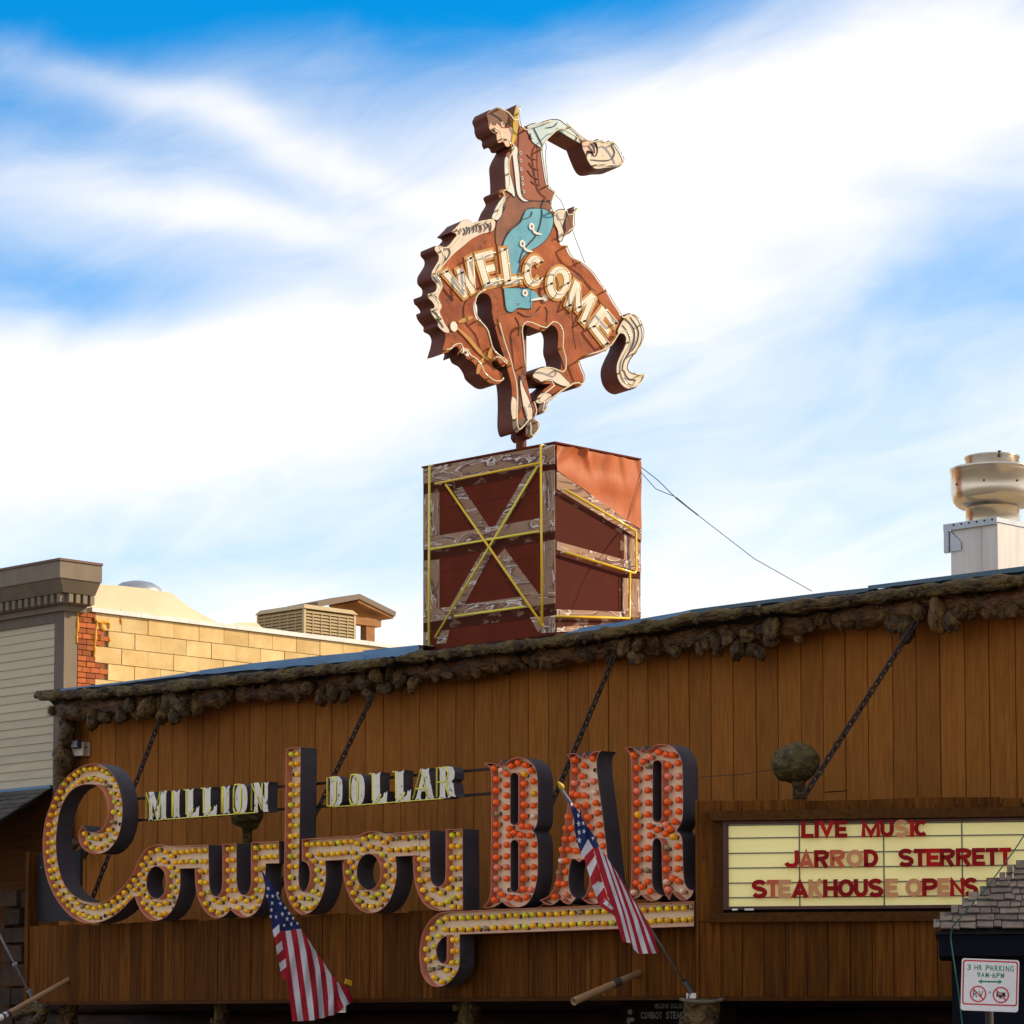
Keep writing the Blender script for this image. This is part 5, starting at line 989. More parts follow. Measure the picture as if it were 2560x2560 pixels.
OUTLINED = {'chaps', 'chaps_lower', 'sleeve', 'shirt_front', 'shirt_side', 'held_hat', 'tail', 'saddle_skirt', 'vest', 'rein_arm', 'glove', 'sock', 'cantle'}
def paint(name, pts, m, lvl=1, sm_=True, parent=hs_):
    n = HF + 0.004 * lvl
    L = smooth(hab(pts, n), True, 4)[0] if sm_ else [V(p[:2]) for p in hab(pts, n)]
    o = part(name, G().prism(HP, [L], HF + 0.0005, n, back=False), M[m], parent)
    if name in OUTLINED and parent is hs_:
        Lo = orient(L, True)[0]; part('painted_outline', G().prism(HP, [inset(Lo, -0.002), inset(Lo, 0.0065)], HF + 0.0007, n + 0.0015, back=False), M['ink'], o)
    return o
def pline(name, pts, w, m='ink', lvl=4, parent=hs_):
    n = HF + 0.004 * lvl; P = smooth(hab(pts, n), False, 4)[0]
    g = G(); A, B = [], []
    for i in range(len(P)):
        t = (P[min(i+1, len(P)-1)] - P[max(i-1, 0)]); t = t.normalized() if t.length else V((1, 0)); d = V((-t.y, t.x)) * w * (0.35 + 0.65 * math.sin(math.pi * (i + 0.6) / (len(P) + 0.2)))
        A.append(P[i] + d); B.append(P[i] - d)
    L = A + B[::-1]
    g.prism(HP, [L], HF + 0.001, n, back=False); return part(name, g, M[m], parent)
# rider
face = paint('face', Z1([(672,290),(690,258),(715,285),(735,262),(752,280),(770,300),(800,305),(848,300),(852,340),(840,395),(822,440),(800,438),(779,405),(744,413),(732,385),(727,352),(692,330)]), 'skin', 1)
hair = paint('hair', Z1([(657,205),(674,170),(705,165),(733,150),(765,170),(800,190),(830,232),(845,275),(812,290),(795,262),(770,248),(752,278),(735,262),(705,282),(690,258),(672,288),(668,250)]), 'hair', 2)
paint('ear', Z1([(760,258),(778,250),(792,268),(790,290),(775,295),(765,280)]), 'skin', 3, parent=hair)
paint('hat_brim', Z1([(880,128,1),(894,185),(893,255),(886,330),(868,400),(838,438,1),(846,380),(855,310),(853,262),(862,205)]), 'brim', 3)
pline('brow', Z1([(695,322),(712,318),(722,330)]), 0.005, parent=face); pline('eye', Z1([(715,340),(730,335),(740,342)]), 0.005, parent=face); pline('mouth', Z1([(785,395),(800,385),(806,395)]), 0.004, parent=face)
vest = paint('vest', Z1([(905,295),(955,300),(985,380),(1060,460,1),(1066,520),(1078,600),(1095,700),(1115,750),(1170,796,1),(1138,850),(990,850),(935,830),(915,780),(905,650),(890,520),(895,400)]), 'vest', 1)
paint('vest_front', Z1([(800,515),(835,470),(850,520),(858,640),(872,740),(880,800),(860,830),(835,790),(840,700),(825,600)]), 'vest', 1)
for y, x in [(490,910),(548,912),(613,915),(680,923),(723,927),(780,937)]:
    n = HF + 0.010; c = HP.ab(*Z1([(x, y)])[0], n); ring = ell(c[0], c[1], 0.014, 0.019, 12); hole = ell(c[0], c[1], 0.009, 0.013, 12)
    part('button', G().prism(HP, [ring, hole], HF + 0.001, n, back=False), M['shirtw'], vest)
for q in [[(975,560),(1000,600),(1050,618)], [(965,620),(1000,665),(1045,690)], [(990,700),(1020,725),(1060,730)], [(960,500),(990,530),(1040,540)]]: pline('fold', Z1(q), 0.004, 'saddle', 3, vest)
paint('shirt_front', Z1([(840,450),(885,440),(890,520),(905,650),(915,780),(935,828),(985,850,1),(940,860),(900,830),(880,790),(862,640),(848,520)]), 'shirtw', 2)
paint('shirt_side', Z1([(785,560),(800,512),(822,530),(830,620),(850,700),(870,790),(865,825),(840,800),(800,768),(792,700)]), 'shirtw', 2)
sleeve = paint('sleeve', Z1([(955,300),(990,270),(1050,264),(1100,247),(1150,236),(1200,240),(1240,267),(1280,302),(1338,356),(1352,380),(1366,420,1),(1340,410),(1230,350),(1190,328),(1125,378),(1090,412),(1060,455,1),(1000,410),(975,360)]), 'shirt', 2)
for q in [[(1010,300),(1050,380),(1075,430)], [(1340,350),(1330,395)], [(985,340),(990,380),(1005,380)], [(1100,300),(1160,290),(1190,260)]]: pline('fold', Z1(q), 0.005, 'ink', 4, sleeve)
glove = paint('glove', Z1([(1370,420),(1400,398),(1455,402),(1480,440),(1485,490),(1465,515),(1440,480),(1410,480),(1405,515)]), 'skin', 3)
for q in [[(1440,415),(1465,450),(1472,490)], [(1425,440),(1450,470),(1462,512)], [(1460,400),(1480,440)]]: pline('finger_line', Z1(q), 0.004, 'ink', 5, glove)
hat = paint('held_hat', Z1([(1405,515),(1440,490),(1470,515),(1490,480),(1485,430),(1470,402),(1490,386,1),(1530,412),(1575,398,1),(1610,427),(1648,482),(1677,545),(1670,578),(1640,599),(1560,604),(1480,613),(1442,590)]), 'mane', 2)
for q in [[(1440,540),(1520,548),(1590,540),(1622,505)], [(1450,585),(1540,580),(1610,590)], [(1595,430),(1620,480),(1610,520)]]: pline('hat_line', Z1(q), 0.005, 'ink', 4, hat)
paint('rein_arm', Z1([(688,985),(720,900),(757,842),(800,800),(808,830),(780,900),(770,960),(735,1000),(705,990)]), 'shirtw', 2)
pline('rein_line', Z1([(762,790),(800,800),(805,830),(785,900)]), 0.010, 'saddle', 4)
paint('saddle_skirt', Z1([(815,830),(870,800),(935,850),(1130,860),(1130,925),(1000,905),(935,940),(900,1010),(830,1060),(790,1130),(760,1200),(730,1190),(720,1100),(735,1000),(785,920)]), 'saddle', 1)
ch = paint('chaps', Z1([(955,915),(1080,908),(1125,930),(1160,980),(1150,1060),(1110,1140),(1040,1200),(970,1240),(915,1300),(900,1360),(905,1450),(840,1445),(820,1380),(775,1280),(780,1170),(830,1080),(910,1010),(930,960)]), 'chaps', 2)
paint('chaps_lower', Z2([(780,238,1),(905,238,1),(985,250),(1005,310),(985,395),(960,400),(890,395),(850,425),(805,410),(790,330)]), 'chaps', 2)
paint('boot', Z2([(985,255,1),(1030,280),(1050,330),(1000,345),(990,400)]), 'chaps', 3)
pline('chaps_seam', Z1([(1075,920),(1065,1010),(1030,1110),(970,1180),(930,1230),(900,1320)]), 0.006, 'ink', 4, ch)
for q in [[(1000,930),(985,970),(930,990)]]: pline('chaps_fold', Z1(q), 0.004, 'ink', 4, ch)
for zf, x, y in [(Z1, 995, 1045), (Z1, 925, 1175), (Z2, 945, 278)]:
    n = HF + 0.018; c = HP.ab(*zf([(x, y)])[0], n)
    part('concho', G().prism(HP, [ell(c[0], c[1], 0.034, 0.038, 14), ell(c[0], c[1], 0.014, 0.017, 10)], HF + 0.001, n, back=False), M['wel'], ch)
    if zf is Z1: pline('thong', zf([(x + 5, y + 10), (x + 25, y + 45), (x + 75, y + 60)]), 0.013, 'wel', 5, ch)
spur = pline('spur', Z2([(990,335),(1050,322),(1095,318)]), 0.012, 'wel', 5)
st = []
c = HP.ab(*Z2([(1095, 318)])[0], HF + 0.02)
for i in range(20): st.append((c[0] + (0.048 if i % 2 == 0 else 0.018) * math.cos(i * math.pi / 10), c[1] + (0.048 if i % 2 == 0 else 0.018) * math.sin(i * math.pi / 10)))
part('rowel', G().prism(HP, [st], HF + 0.001, HF + 0.022, back=False), M['wel'], spur)
pline('stirrup', Z2([(895,420),(960,450),(1030,430),(1065,380)]), 0.009, 'saddle', 3)
paint('cantle', Z1([(1165,938),(1238,915),(1258,965),(1230,1040),(1240,1100),(1205,1160),(1190,1080),(1160,1010)]), 'mane', 2)
paint('saddle_back', Z1([(1262,965),(1313,898,1),(1300,1005),(1308,1060),(1252,1105),(1235,1040)]), 'saddle', 2)
# horse markings
mane = paint('mane', Z1([(690,990),(640,998),(590,1008),(555,1022),(520,998),(470,1003),(442,1033),(390,1086,1),(428,1106),(412,1133),(362,1193),(320,1203),(268,1194,1),(265,1222),(293,1262),(292,1298),(265,1348),(243,1390),(243,1438)]) + Z2([(278,215),(268,266),(212,286,1),(218,318),(243,343),(263,385),(232,402,1),(238,430),(263,468),(288,498),(290,530),(340,575),(372,570),(345,520),(320,470),(300,420),(315,380),(290,320),(305,270),(325,225),(300,180),(298,130),(330,70),(390,0)]) + Z1([(430,1230),(480,1190),(540,1140),(620,1100),(700,1075),(718,1010)]), 'mane', 2)
crest = resample([(440, 1075), (480, 1045), (540, 1050), (600, 1035), (690, 1015)], 15)
for c in crest:
    x, y = c.x + random.uniform(-9, 9), c.y + random.uniform(-10, 10); l = random.uniform(0.5, 1.2)
    pline('mane_line', Z1([(x, y), (x + random.uniform(4, 18) * l, y + 28 * l), (x + random.uniform(-6, 14) * l, y + 58 * l)]), random.uniform(0.002, 0.004), random.choice(('ink', 'saddle')), 4, mane)
for q in [[(330,1250),(345,1290),(310,1340)], [(300,1330),(280,1380),(290,1420)], [(360,1200),(380,1240),(350,1300)]]: pline('mane_line', Z1(q), 0.004, 'ink', 4, mane)
for q in [[(250,150),(270,180),(290,200)], [(225,295),(265,300),(285,330)], [(240,410),(280,440),(300,480)], [(275,470),(305,500),(330,540)]]: pline('mane_line', Z2(q), 0.004, 'ink', 4, mane)
tail = paint('tail', Z2([(1640,580),(1670,500),(1702,445),(1740,437),(1788,472),(1819,540),(1827,610),(1807,678),(1767,738),(1727,798),(1717,850),(1740,880),(1790,894),(1838,891,1),(1827,928),(1788,982),(1740,1006),(1692,992),(1653,948),(1634,890),(1634,820),(1663,742),(1693,682),(1703,620),(1682,588)]), 'mane', 2)
for q in [[(1700,470),(1760,540),(1770,620),(1735,720),(1690,800),(1680,870)], [(1680,520),(1730,590),(1740,660),(1700,740),(1665,820),(1670,900)], [(1740,460),(1800,560),(1790,650),(1750,720)], [(1690,860),(1720,920),(1780,940)], [(1660,860),(1690,940),(1750,975)]]: pline('tail_line', Z2(q), 0.005, 'ink', 4, tail)
paint('sock', Z2([(1000,908),(1022,866),(1070,839),(1130,844),(1198,872),(1250,922),(1292,978),(1240,985),(1180,962),(1130,935),(1080,958),(1040,935)]), 'mane', 2)
paint('sock', Z2([(1060,1035),(1140,1040),(1145,1078),(1098,1112),(1052,1116),(1016,1102,1)]), 'mane', 2)
paint('sock', Z2([(842,1060),(880,1080),(893,1180),(890,1232),(847,1234)]), 'mane', 2)
paint('sock', Z2([(905,905),(935,985),(985,1100),(1005,1175),(1000,1232),(965,1240),(940,1180),(920,1090)]), 'mane', 2)
paint('hoof', Z2([(848,1238,1),(892,1236),(950,1225),(948,1268),(902,1318),(870,1328),(853,1290)]), 'hooves', 2)
paint('hoof', Z2([(965,1242),(1004,1236),(1034,1264),(1036,1304),(998,1364),(974,1376),(950,1344)]), 'hooves', 2)
paint('hoof', Z2([(1053,1120),(1092,1118),(1091,1168),(1060,1190),(1048,1186)]), 'hooves', 2)
paint('leg_shade', Z2([(895,900),(915,890),(935,960),(930,1090),(915,1150),(905,1050)]), 'hooves', 1)
for q in [[(440,500),(500,478),(550,460)], [(435,545),(520,625),(600,720),(690,800)], [(690,690),(675,760),(690,800)], [(630,770),(600,830),(585,890)]]: pline('bridle_strap', Z2(q), 0.022, 'ochre', 3)
n = HF + 0.014; c = HP.ab(*Z2([(408, 532)])[0], n); part('bridle_disc', G().prism(HP, [ell(c[0], c[1], 0.042, 0.052, 18)], HF, n, back=False), M['wel'], hs_)
eye = paint('horse_eye', Z2([(480,715),(505,700),(525,730),(515,755),(495,750)]), 'wel', 2); pline('pupil', Z2([(492,718),(505,735)]), 0.010, 'ink', 4, eye)
for q in [[(875,460),(905,520),(900,600)], [(1190,700),(1230,790),(1245,850)], [(1360,770),(1420,745),(1470,720)], [(740,470),(760,560),(800,640)], [(1100,380),(1118,420),(1110,490)]]: pline('body_line', Z2(q), 0.007, 'hair', 2)
# WELCOME
GL = {'W': [[(0, 1), (0.19, 1), (0.29, 0.38), (0.42, 0.85), (0.58, 0.85), (0.71, 0.38), (0.81, 1), (1, 1), (0.80, 0), (0.62, 0), (0.5, 0.48), (0.38, 0), (0.20, 0)]],
      'E': [[(0, 0), (0, 1), (0.95, 1), (0.95, 0.80), (0.36, 0.80), (0.36, 0.60), (0.85, 0.60), (0.85, 0.41), (0.36, 0.41), (0.36, 0.20), (1, 0.20), (1, 0)]],
      'L': [[(0, 0), (0, 1), (0.38, 1), (0.38, 0.20), (1, 0.20), (1, 0)]],
      'C': [[(0.5 + 0.5 * math.cos(t), 0.5 + 0.5 * math.sin(t)) for t in [math.radians(42 + i * 23) for i in range(13)]] + [(0.5 + 0.24 * math.cos(t), 0.5 + 0.30 * math.sin(t)) for t in [math.radians(318 - i * 23) for i in range(13)]]],
      'O': [ell(0.5, 0.5, 0.5, 0.5, 22), ell(0.5, 0.5, 0.24, 0.30, 16)],
      'M': [[(0, 0), (0.04, 1), (0.26, 1), (0.5, 0.45), (0.74, 1), (0.96, 1), (1, 0), (0.78, 0), (0.76, 0.62), (0.56, 0.15), (0.44, 0.15), (0.24, 0.62), (0.22, 0)]]}
SKW = {'W': [(0.1, 0.95), (0.29, 0.1), (0.5, 0.7), (0.71, 0.1), (0.9, 0.95)], 'E': [(0.9, 0.9), (0.18, 0.9), (0.18, 0.1), (0.95, 0.1)], 'L': [(0.18, 0.95), (0.18, 0.1), (0.95, 0.1)],
       'C': [(0.5 + 0.37 * math.cos(math.radians(a)), 0.5 + 0.4 * math.sin(math.radians(a))) for a in range(40, 325, 20)], 'O': [(0.5 + 0.37 * math.cos(math.radians(a)), 0.5 + 0.4 * math.sin(math.radians(a))) for a in range(0, 361, 24)], 'M': [(0.11, 0.05), (0.14, 0.9), (0.5, 0.28), (0.86, 0.9), (0.89, 0.05)]}
quads = [('W', [(312,1392),(545,1262),(590,1530),(455,1598)]), ('E', [(563,1256),(703,1220),(768,1476),(640,1508)]), ('L', [(757,1212),(878,1200),(914,1468),(792,1490)]), ('C', [(945,1268),(1085,1260),(1085,1500),(930,1500)]),
         ('O', [(1128,1335),(1300,1360),(1262,1600),(1095,1580)]), ('M', [(1312,1440),(1490,1585),(1392,1790),(1252,1638)]), ('E', [(1527,1642),(1640,1775),(1550,1960),(1418,1788)])]
for ch_, q in quads:
    n = HF + 0.014; Q = [HP.ab(*p, n) for p in Z1(q)]
    def mp_(u, v, Q=Q): return Q[3].lerp(Q[2], u).lerp(Q[0].lerp(Q[1], u), v)
    loops = [[mp_(u, v) for u, v in L] for L in GL[ch_]]
    lo = [orient(L, i == 0)[0] for i, L in enumerate(loops)]
    o = part('welcome_letter', G().prism(HP, lo, HF + 0.0105, n, back=False), M['wel'], hs_)
    part('letter_outline', G().prism(HP, [inset(L, -0.026) for L in lo[:1]], HF + 0.001, HF + 0.010, back=False), M['ochre'], o)
    P = [HP.pt(*mp_(u, v), HF + 0.075) for u, v in SKW[ch_]]
    part('neon_tube', G().tube(P, 0.0085, 6), M['neon_c'], o, sm=True)
    for p in (P[0], P[len(P) // 2], P[-1]): part('tube_support', G().tube([p, p - HP.en * 0.05], 0.011, 6), M['ink'], o)
# riveted sheet seams across the body
for q in [[(700,480),(760,440),(820,430)], [(1108,420),(1115,520)], [(350,330),(480,250),(600,240)], [(1300,420),(1310,600),(1330,700)], [(1150,60),(1300,130),(1480,260)]]:
    n_ = HF + 0.004; P = resample([HP.ab(*p, n_) for p in Z2(q)], 8); part('sheet_seam', G().tube([HP.pt(*p, HF) for p in P], 0.0045, 5), M['saddle'], hs_)
# neon tubing that follows the outline, broken into lengths
IN = inset(orient(SIL, True)[0], 0.022); m_ = len(IN); s0 = 0
segs = [(0.015, 0.10), (0.115, 0.20), (0.215, 0.27), (0.285, 0.345), (0.36, 0.44), (0.45, 0.52), (0.53, 0.60), (0.605, 0.68), (0.69, 0.76), (0.77, 0.85), (0.86, 0.92), (0.93, 0.99)]
for f0, f1 in segs:
    P = [HP.pt(*IN[i], HF + 0.06) for i in range(int(f0 * m_), int(f1 * m_))]
    P = [p for i, p in enumerate(P) if i % 2 == 0 or i == len(P) - 1]
    o = part('neon_tube', G().tube(P, 0.0075, 6), M['neon_c'], hs_, sm=True)
    for i in range(0, len(P), 7): part('tube_support', G().tube([P[i], P[i] - HP.en * 0.058], 0.010, 6), M['brim'], o)
part('pole', G().lathe((HP.o.x, HP.o.y, EYE + b1 + 0.012), UP, [(0.055, 0.0), (0.055, 3.0), (0.0, 3.0)], 16), M['hside'], hs_, sm=True)
part('flange', G().lathe((HP.o.x, HP.o.y, EYE + b1 + 0.019), UP, [(0.0, 0.0), (0.13, 0.0), (0.13, 0.02), (0.08, 0.025), (0.075, 0.06), (0.0, 0.06)], 6), M['hside'], hs_)
M['thinwire'] = mat('thin_black_wire', (0.02, 0.02, 0.02), rough=0.6)
for q in [[(1095,410),(1105,440),(1100,470),(1100,560),(1118,712)], [(1170,805),(1215,850),(1235,900),(1270,970),(1310,1100),(1395,1320)]]:
    part('loose_wire', G().tube(resample([HP.pt(*HP.ab(*p, HF + 0.05), HF + 0.05) for p in Z1(q)], 20), 0.0035, 5), M['thinwire'], hs_)

# ------------------------------------------------------------------ flags
M['fl_red'] = mat('red_flag_cloth', (0.46, 0.022, 0.035), (0.40, 0.018, 0.03), (9, 9, 9), 4, 0.8, spec=0.2)
M['fl_white'] = mat('white_flag_cloth', (0.74, 0.70, 0.70), (0.66, 0.62, 0.63), (9, 9, 9), 4, 0.8, spec=0.2)
M['fl_blue'] = mat('navy_flag_cloth', (0.022, 0.035, 0.125), (0.016, 0.026, 0.095), (9, 9, 9), 4, 0.8, spec=0.2)
M['staff'] = mat('grey_flag_staff', (0.34, 0.33, 0.31), rough=0.4, metal=0.3)
M['brass'] = mat('yellow_plastic', (0.75, 0.42, 0.02), rough=0.5)
def make_flag(label, Zf, tip, base, w_tip, canton, strips, patches, stars, extra):
    tp = facade(w_tip).at(*tip); FX = Pl((tp.x, 0, EYE), (0, 1, 0))     # hangs in the plane of its staff, across the facade
    bs = FX.at(*base)
    t = thing('flag', label, 'flag', bs, group='flags on the canopy')
    def fold(a, b): return 0.035 + 0.030 * math.sin(a * 17 + b * 5) + 0.018 * math.sin(a * 31 - b * 7 + 1) + 0.02 * noise.noise(V((a * 3, b * 3, 0)))
    def cloth(name, polyA, polyB, m, ns=5, nt_=16, lift=0.0):
        A = resample(Zf(polyA), nt_); B = resample(Zf(polyB), nt_); g = G()
        for i in range(nt_):
            for j in range(ns + 1):
                q = A[i].lerp(B[i], j / ns); w_q = FX.ab(q.x, q.y); g.v.append(FX.at(q.x, q.y, fold(*w_q) + lift))
        g.f = [(i*(ns+1) + j, (i+1)*(ns+1) + j, (i+1)*(ns+1) + j + 1, i*(ns+1) + j + 1) for i in range(nt_ - 1) for j in range(ns)]; g.m = [0] * len(g.f)
        return part(name, g, m, t, sm=True)
    cn = cloth('canton', canton[0], canton[1], M['fl_blue'], 8, 18)
    for i in range(len(strips) - 1):
        cloth('stripe', strips[i], strips[i+1], M['fl_red'] if i % 2 == 0 else M['fl_white'])
    for pa_, pb_, m in patches: cloth('stripe', pa_, pb_, M[m], 4, 6, 0.02)
    for x, y, r in stars:
        c = FX.ab(*Zf([(x, y)])[0]); L = []; a0_ = random.uniform(-0.3, 0.3); k_ = 0.024 * r
        for i in range(10): rr = k_ if i % 2 == 0 else k_ * 0.4; L.append(V((c.x + rr * math.sin(a0_ + i * math.pi / 5), c.y + rr * math.cos(a0_ + i * math.pi / 5))))
        n0 = fold(c.x, c.y) + 0.014; c2 = FX.ab(*Zf([(x, y)])[0], n0); L = [p + (c2 - c) for p in L]; part('star', G().face(FX, [L], n0), M['fl_white'], cn)
    part('staff', G().tube([bs + FX.en * -0.02, tp + FX.en * -0.012], 0.011, 8), M['staff'], t, sm=True)
    part('finial', G().lathe(tp, tp - bs, [(0.0, -0.03), (0.022, -0.02), (0.026, 0.0), (0.016, 0.03), (0.0, 0.06)], 10), M['brim'], t, sm=True)
    ring = G().lathe(bs + (tp - bs).normalized() * 0.06, tp - bs, [(0.02, -0.12), (0.024, 0.0), (0.02, 0.05)], 10); part('socket_tube', ring, M['steel'], t, sm=True)
    FQ = Pl((bs.x, bs.y, bs.z), (1, 0, 0)); part('bracket_plate', G().box(FQ, -0.055, 0.055, -0.16, -0.03, -0.02, -0.005), M['white'], t)
    for i in range(3): part('screw', G().lathe(FQ.pt(-0.03 + 0.03 * i, -0.13, -0.005), FQ.en, [(0.008, 0.0), (0.006, 0.004), (0.0, 0.004)], 8), M['iron'], t)
    return t, FX, fold
S1 = [[(245,585),(275,760),(300,930),(345,1290)], [(290,580),(318,760),(348,1000),(388,1288)], [(332,575),(365,780),(395,1000),(432,1285)], [(378,570),(410,780),(440,1000),(478,1283)], [(414,566),(455,760),(490,1000),(520,1278)],
      [(462,640),(490,720),(525,900),(557,1265)], [(530,745),(560,870),(580,1050),(597,1260)], [(585,820),(610,950),(625,1100),(628,1245)], [(650,930),(665,1050),(668,1100),(668,1240)], [(692,965),(682,1050),(692,1120),(708,1215)]]
P1 = [([(190,578),(205,635)], [(242,530),(247,592)], 'fl_white'), ([(205,635),(218,702)], [(247,590),(262,662)], 'fl_red'), ([(218,700),(229,769)], [(262,660),(274,727)], 'fl_white'), ([(229,768),(241,837)], [(274,725),(292,800)], 'fl_red'), ([(241,835),(253,902)], [(292,797),(300,862)], 'fl_white'), ([(253,900),(272,962)], [(300,860),(314,984)], 'fl_red'),
      ([(690,980),(705,1080),(748,1176)], [(712,990),(740,1060),(792,1150)], 'fl_white'), ([(660,940),(672,1080),(710,1216)], [(692,975),(707,1082),(748,1178)], 'fl_red'), ([(705,982),(740,1060),(790,1152)], [(762,1015),(800,1060),(826,1132)], 'fl_red')]
ST1 = [(157,253,1),(150,312,1),(192,313,1),(232,290,.9),(188,367,1),(253,370,1),(182,420,1),(290,405,.9),(178,472,.9),(218,475,1),(268,452,1.1),(320,447,1),(305,490,1.1),(352,485,.9),(282,540,.9),(338,530,1.1),(385,525,.8)]
fl1, fx1, fo1 = make_flag('left striped flag hanging from the canopy below the script w', Z9, (652, 2172), (852, 2490), 2.86,
    ([(108,120),(135,232),(160,400),(190,578),(247,588)], [(112,120),(200,240),(300,400),(414,562),(416,570)]), S1, P1, ST1, None)
q = fx1.at(*Z9([(738, 985)])[0]); part('clip', G().quadp(fx1, [(q.y - 0.05, q.z - EYE - 0.01), (q.y + 0.04, q.z - EYE - 0.035), (q.y + 0.045, q.z - EYE + 0.015), (q.y - 0.03, q.z - EYE + 0.035)], 0.075, 0.085), M['brass'], fl1)
S2 = [[(975,900),(1050,1160),(1130,1400),(1195,1612)], [(1012,895),(1092,1150),(1180,1420),(1228,1620)], [(1042,925),(1112,1130),(1192,1380),(1257,1622)], [(1066,960),(1132,1150),(1216,1400),(1282,1672)], [(1100,1010),(1162,1180),(1252,1450),(1320,1706)], [(1130,1052),(1192,1200),(1277,1440),(1349,1704)], [(1160,1102),(1232,1250),(1312,1450),(1389,1701)], [(1190,1142),(1262,1280),(1347,1480),(1421,1702)], [(1220,1202),(1302,1340),(1372,1500),(1451,1700)], [(1250,1242),(1342,1390),(1422,1530),(1470,1692)]]
P2 = [([(880,942),(905,978)], [(936,838),(974,905)], 'fl_white'), ([(905,975),(926,1052)], [(972,902),(988,965)], 'fl_red'), ([(926,1050),(951,1128)], [(987,962),(1004,1015)], 'fl_white'), ([(951,1125),(966,1192)], [(1003,1012),(1046,1160)], 'fl_red'), ([(966,1190),(1001,1284)], [(1040,1140),(1062,1205)], 'fl_white'), ([(998,1278),(1018,1340),(1142,1422)], [(1058,1195),(1085,1290),(1140,1400)], 'fl_red'), ([(1033,1312),(1120,1378)], [(1066,1288),(1130,1362)], 'fl_white')]
ST2 = [(813,575,.8),(863,660,1),(866,722,1.25),(900,718,.9),(870,787,1.25),(905,780,1),(870,847,1.25),(975,830,1.1)]
fl2_, fx2, fo2 = make_flag('right striped flag hanging in front of the red-bulb letter A', Z7, (1403, 1966), (1727, 2474), 3.35,
    ([(738,462),(755,505),(800,590),(832,690),(832,760),(857,872),(881,944)], [(742,460),(792,542),(872,642),(932,742),(938,800),(938,828),(940,836)]), S2, P2, ST2, None)
# second canton fold of the right flag
def fold_piece(t, FX, fold, Zf, A_, B_, m, lift=0.012):
    A = resample(Zf(A_), 8); B = resample(Zf(B_), 8); g = G()
    for i in range(8):
        for j in range(4):
            q = A[i].lerp(B[i], j / 3); w_q = FX.ab(q.x, q.y); g.v.append(FX.at(q.x, q.y, fold(*w_q) + lift))
    g.f = [(i*4 + j, (i+1)*4 + j, (i+1)*4 + j + 1, i*4 + j + 1) for i in range(7) for j in range(3)]; g.m = [0] * len(g.f); part('canton', g, m, t, sm=True)
fold_piece(fl2_, fx2, fo2, Z7, [(932,742),(935,835),(973,905)], [(936,740),(985,820),(1022,892)], M['fl_blue'])
# far-left staff of a flag outside the frame
pb_ = facade(1.72).at(80, 2492); FX3 = Pl((pb_.x, 0, EYE), (0, 1, 0)); p3 = FX3.at(-60, 2225)
s3 = thing('flag_staff', 'thin grey flag staff leaning out at the far left of the canopy', 'flag staff', pb_)
part('rod', G().tube([pb_, p3], 0.013, 8), M['staff'], s3, sm=True)
part('socket_tube', G().tube([pb_, pb_.lerp(p3, 0.06)], 0.024, 8), M['steel'], s3)
part('collar', G().tube([pb_.lerp(p3, 0.30), pb_.lerp(p3, 0.315)], 0.03, 8), M['steel'], s3)
FQ = Pl(pb_, (1, 0, 0)); part('bracket_plate', G().box(FQ, -0.055, 0.055, -0.15, -0.03, -0.02, -0.005), M['white'], s3)
# bamboo-like wooden spouts
M['bamboo'] = mat('bare_wood_pole', (0.36, 0.20, 0.09), (0.28, 0.15, 0.065), (4, 4, 4), 6, 0.6)
def spout(label, root, tip, r, bands, bc):
    p = facade(WF).at(*root); FXp = Pl((p.x, 0, EYE), (0, 1, 0)); q = FXp.at(*tip); d = (q - p).normalized()
    t = thing('wooden_spout', label, 'wooden pole', p)
    P = resample([p + d * -0.02, q], 8)
    g = G().tube(P, [r * 0.92 + r * 0.12 * i / 7 for i in range(8)], 14, caps=False)
    g.lathe(q, d, [(r * 1.04, 0.0), (r * 0.8, 0.001), (r * 0.78, -0.12), (0.0, -0.12)], 14); part('pole', g, M['bamboo'], t, sm=True)
    for i_, (f, w) in enumerate(bands): part('band', G().tube([p.lerp(q, f), p.lerp(q, f + w)], r * (1.12 + 0.02 * (i_ % 2)), 14), M['white'] if i_ % 2 and len(bands) > 1 else bc, t)
    return t
spout('bare wooden pole with a black band sticking out beside the right flag', (1597, 2433), (1434, 2504), 0.034, [(0.30, 0.10)], M['dark'])
spout('bare wooden pole with white bands at the lower left corner', (170, 2450), (-30, 2562), 0.030, [(0.74, 0.03), (0.772, 0.03), (0.804, 0.02), (0.826, 0.17)], M['dark'])
# big knotty post with a rope, at the marquee corner
bp = facade(2.12).at(1755, 2540)
bpo = thing('knotty_post', 'thick knotty log post tied with rope below the marquee corner', 'post', (bp.x, bp.y, 0.15))
pz = EYE + facade(2.12).ab(1755, 2496)[1]
o = part('trunk', bumpy_tube([V((bp.x, bp.y, z)) for z in (0.15, 0.8, 1.5, 2.1, pz)], [0.165] * 40, 16, 0.28, 3.2, 4.4, 40), M['log'], bpo, sm=True)
for i in range(10): a = random.uniform(-2.6, -0.2); burl(o, V((bp.x + 0.15 * math.cos(a), bp.y + 0.15 * math.sin(a), pz - random.uniform(0.04, 0.3))), random.uniform(0.03, 0.07))
M['rope'] = mat('grey_rope', (0.16, 0.12, 0.085), (0.08, 0.06, 0.045), (30, 30, 30), 3, 0.9)
rp = [V((bp.x + 0.178 * math.cos(t), bp.y + 0.178 * math.sin(t), pz - 0.02 + 0.012 * math.sin(2 * t))) for t in [2 * math.pi * i / 28 for i in range(29)]]
part('rope', G().tube(rp, 0.016, 7), M['rope'], bpo, sm=True)
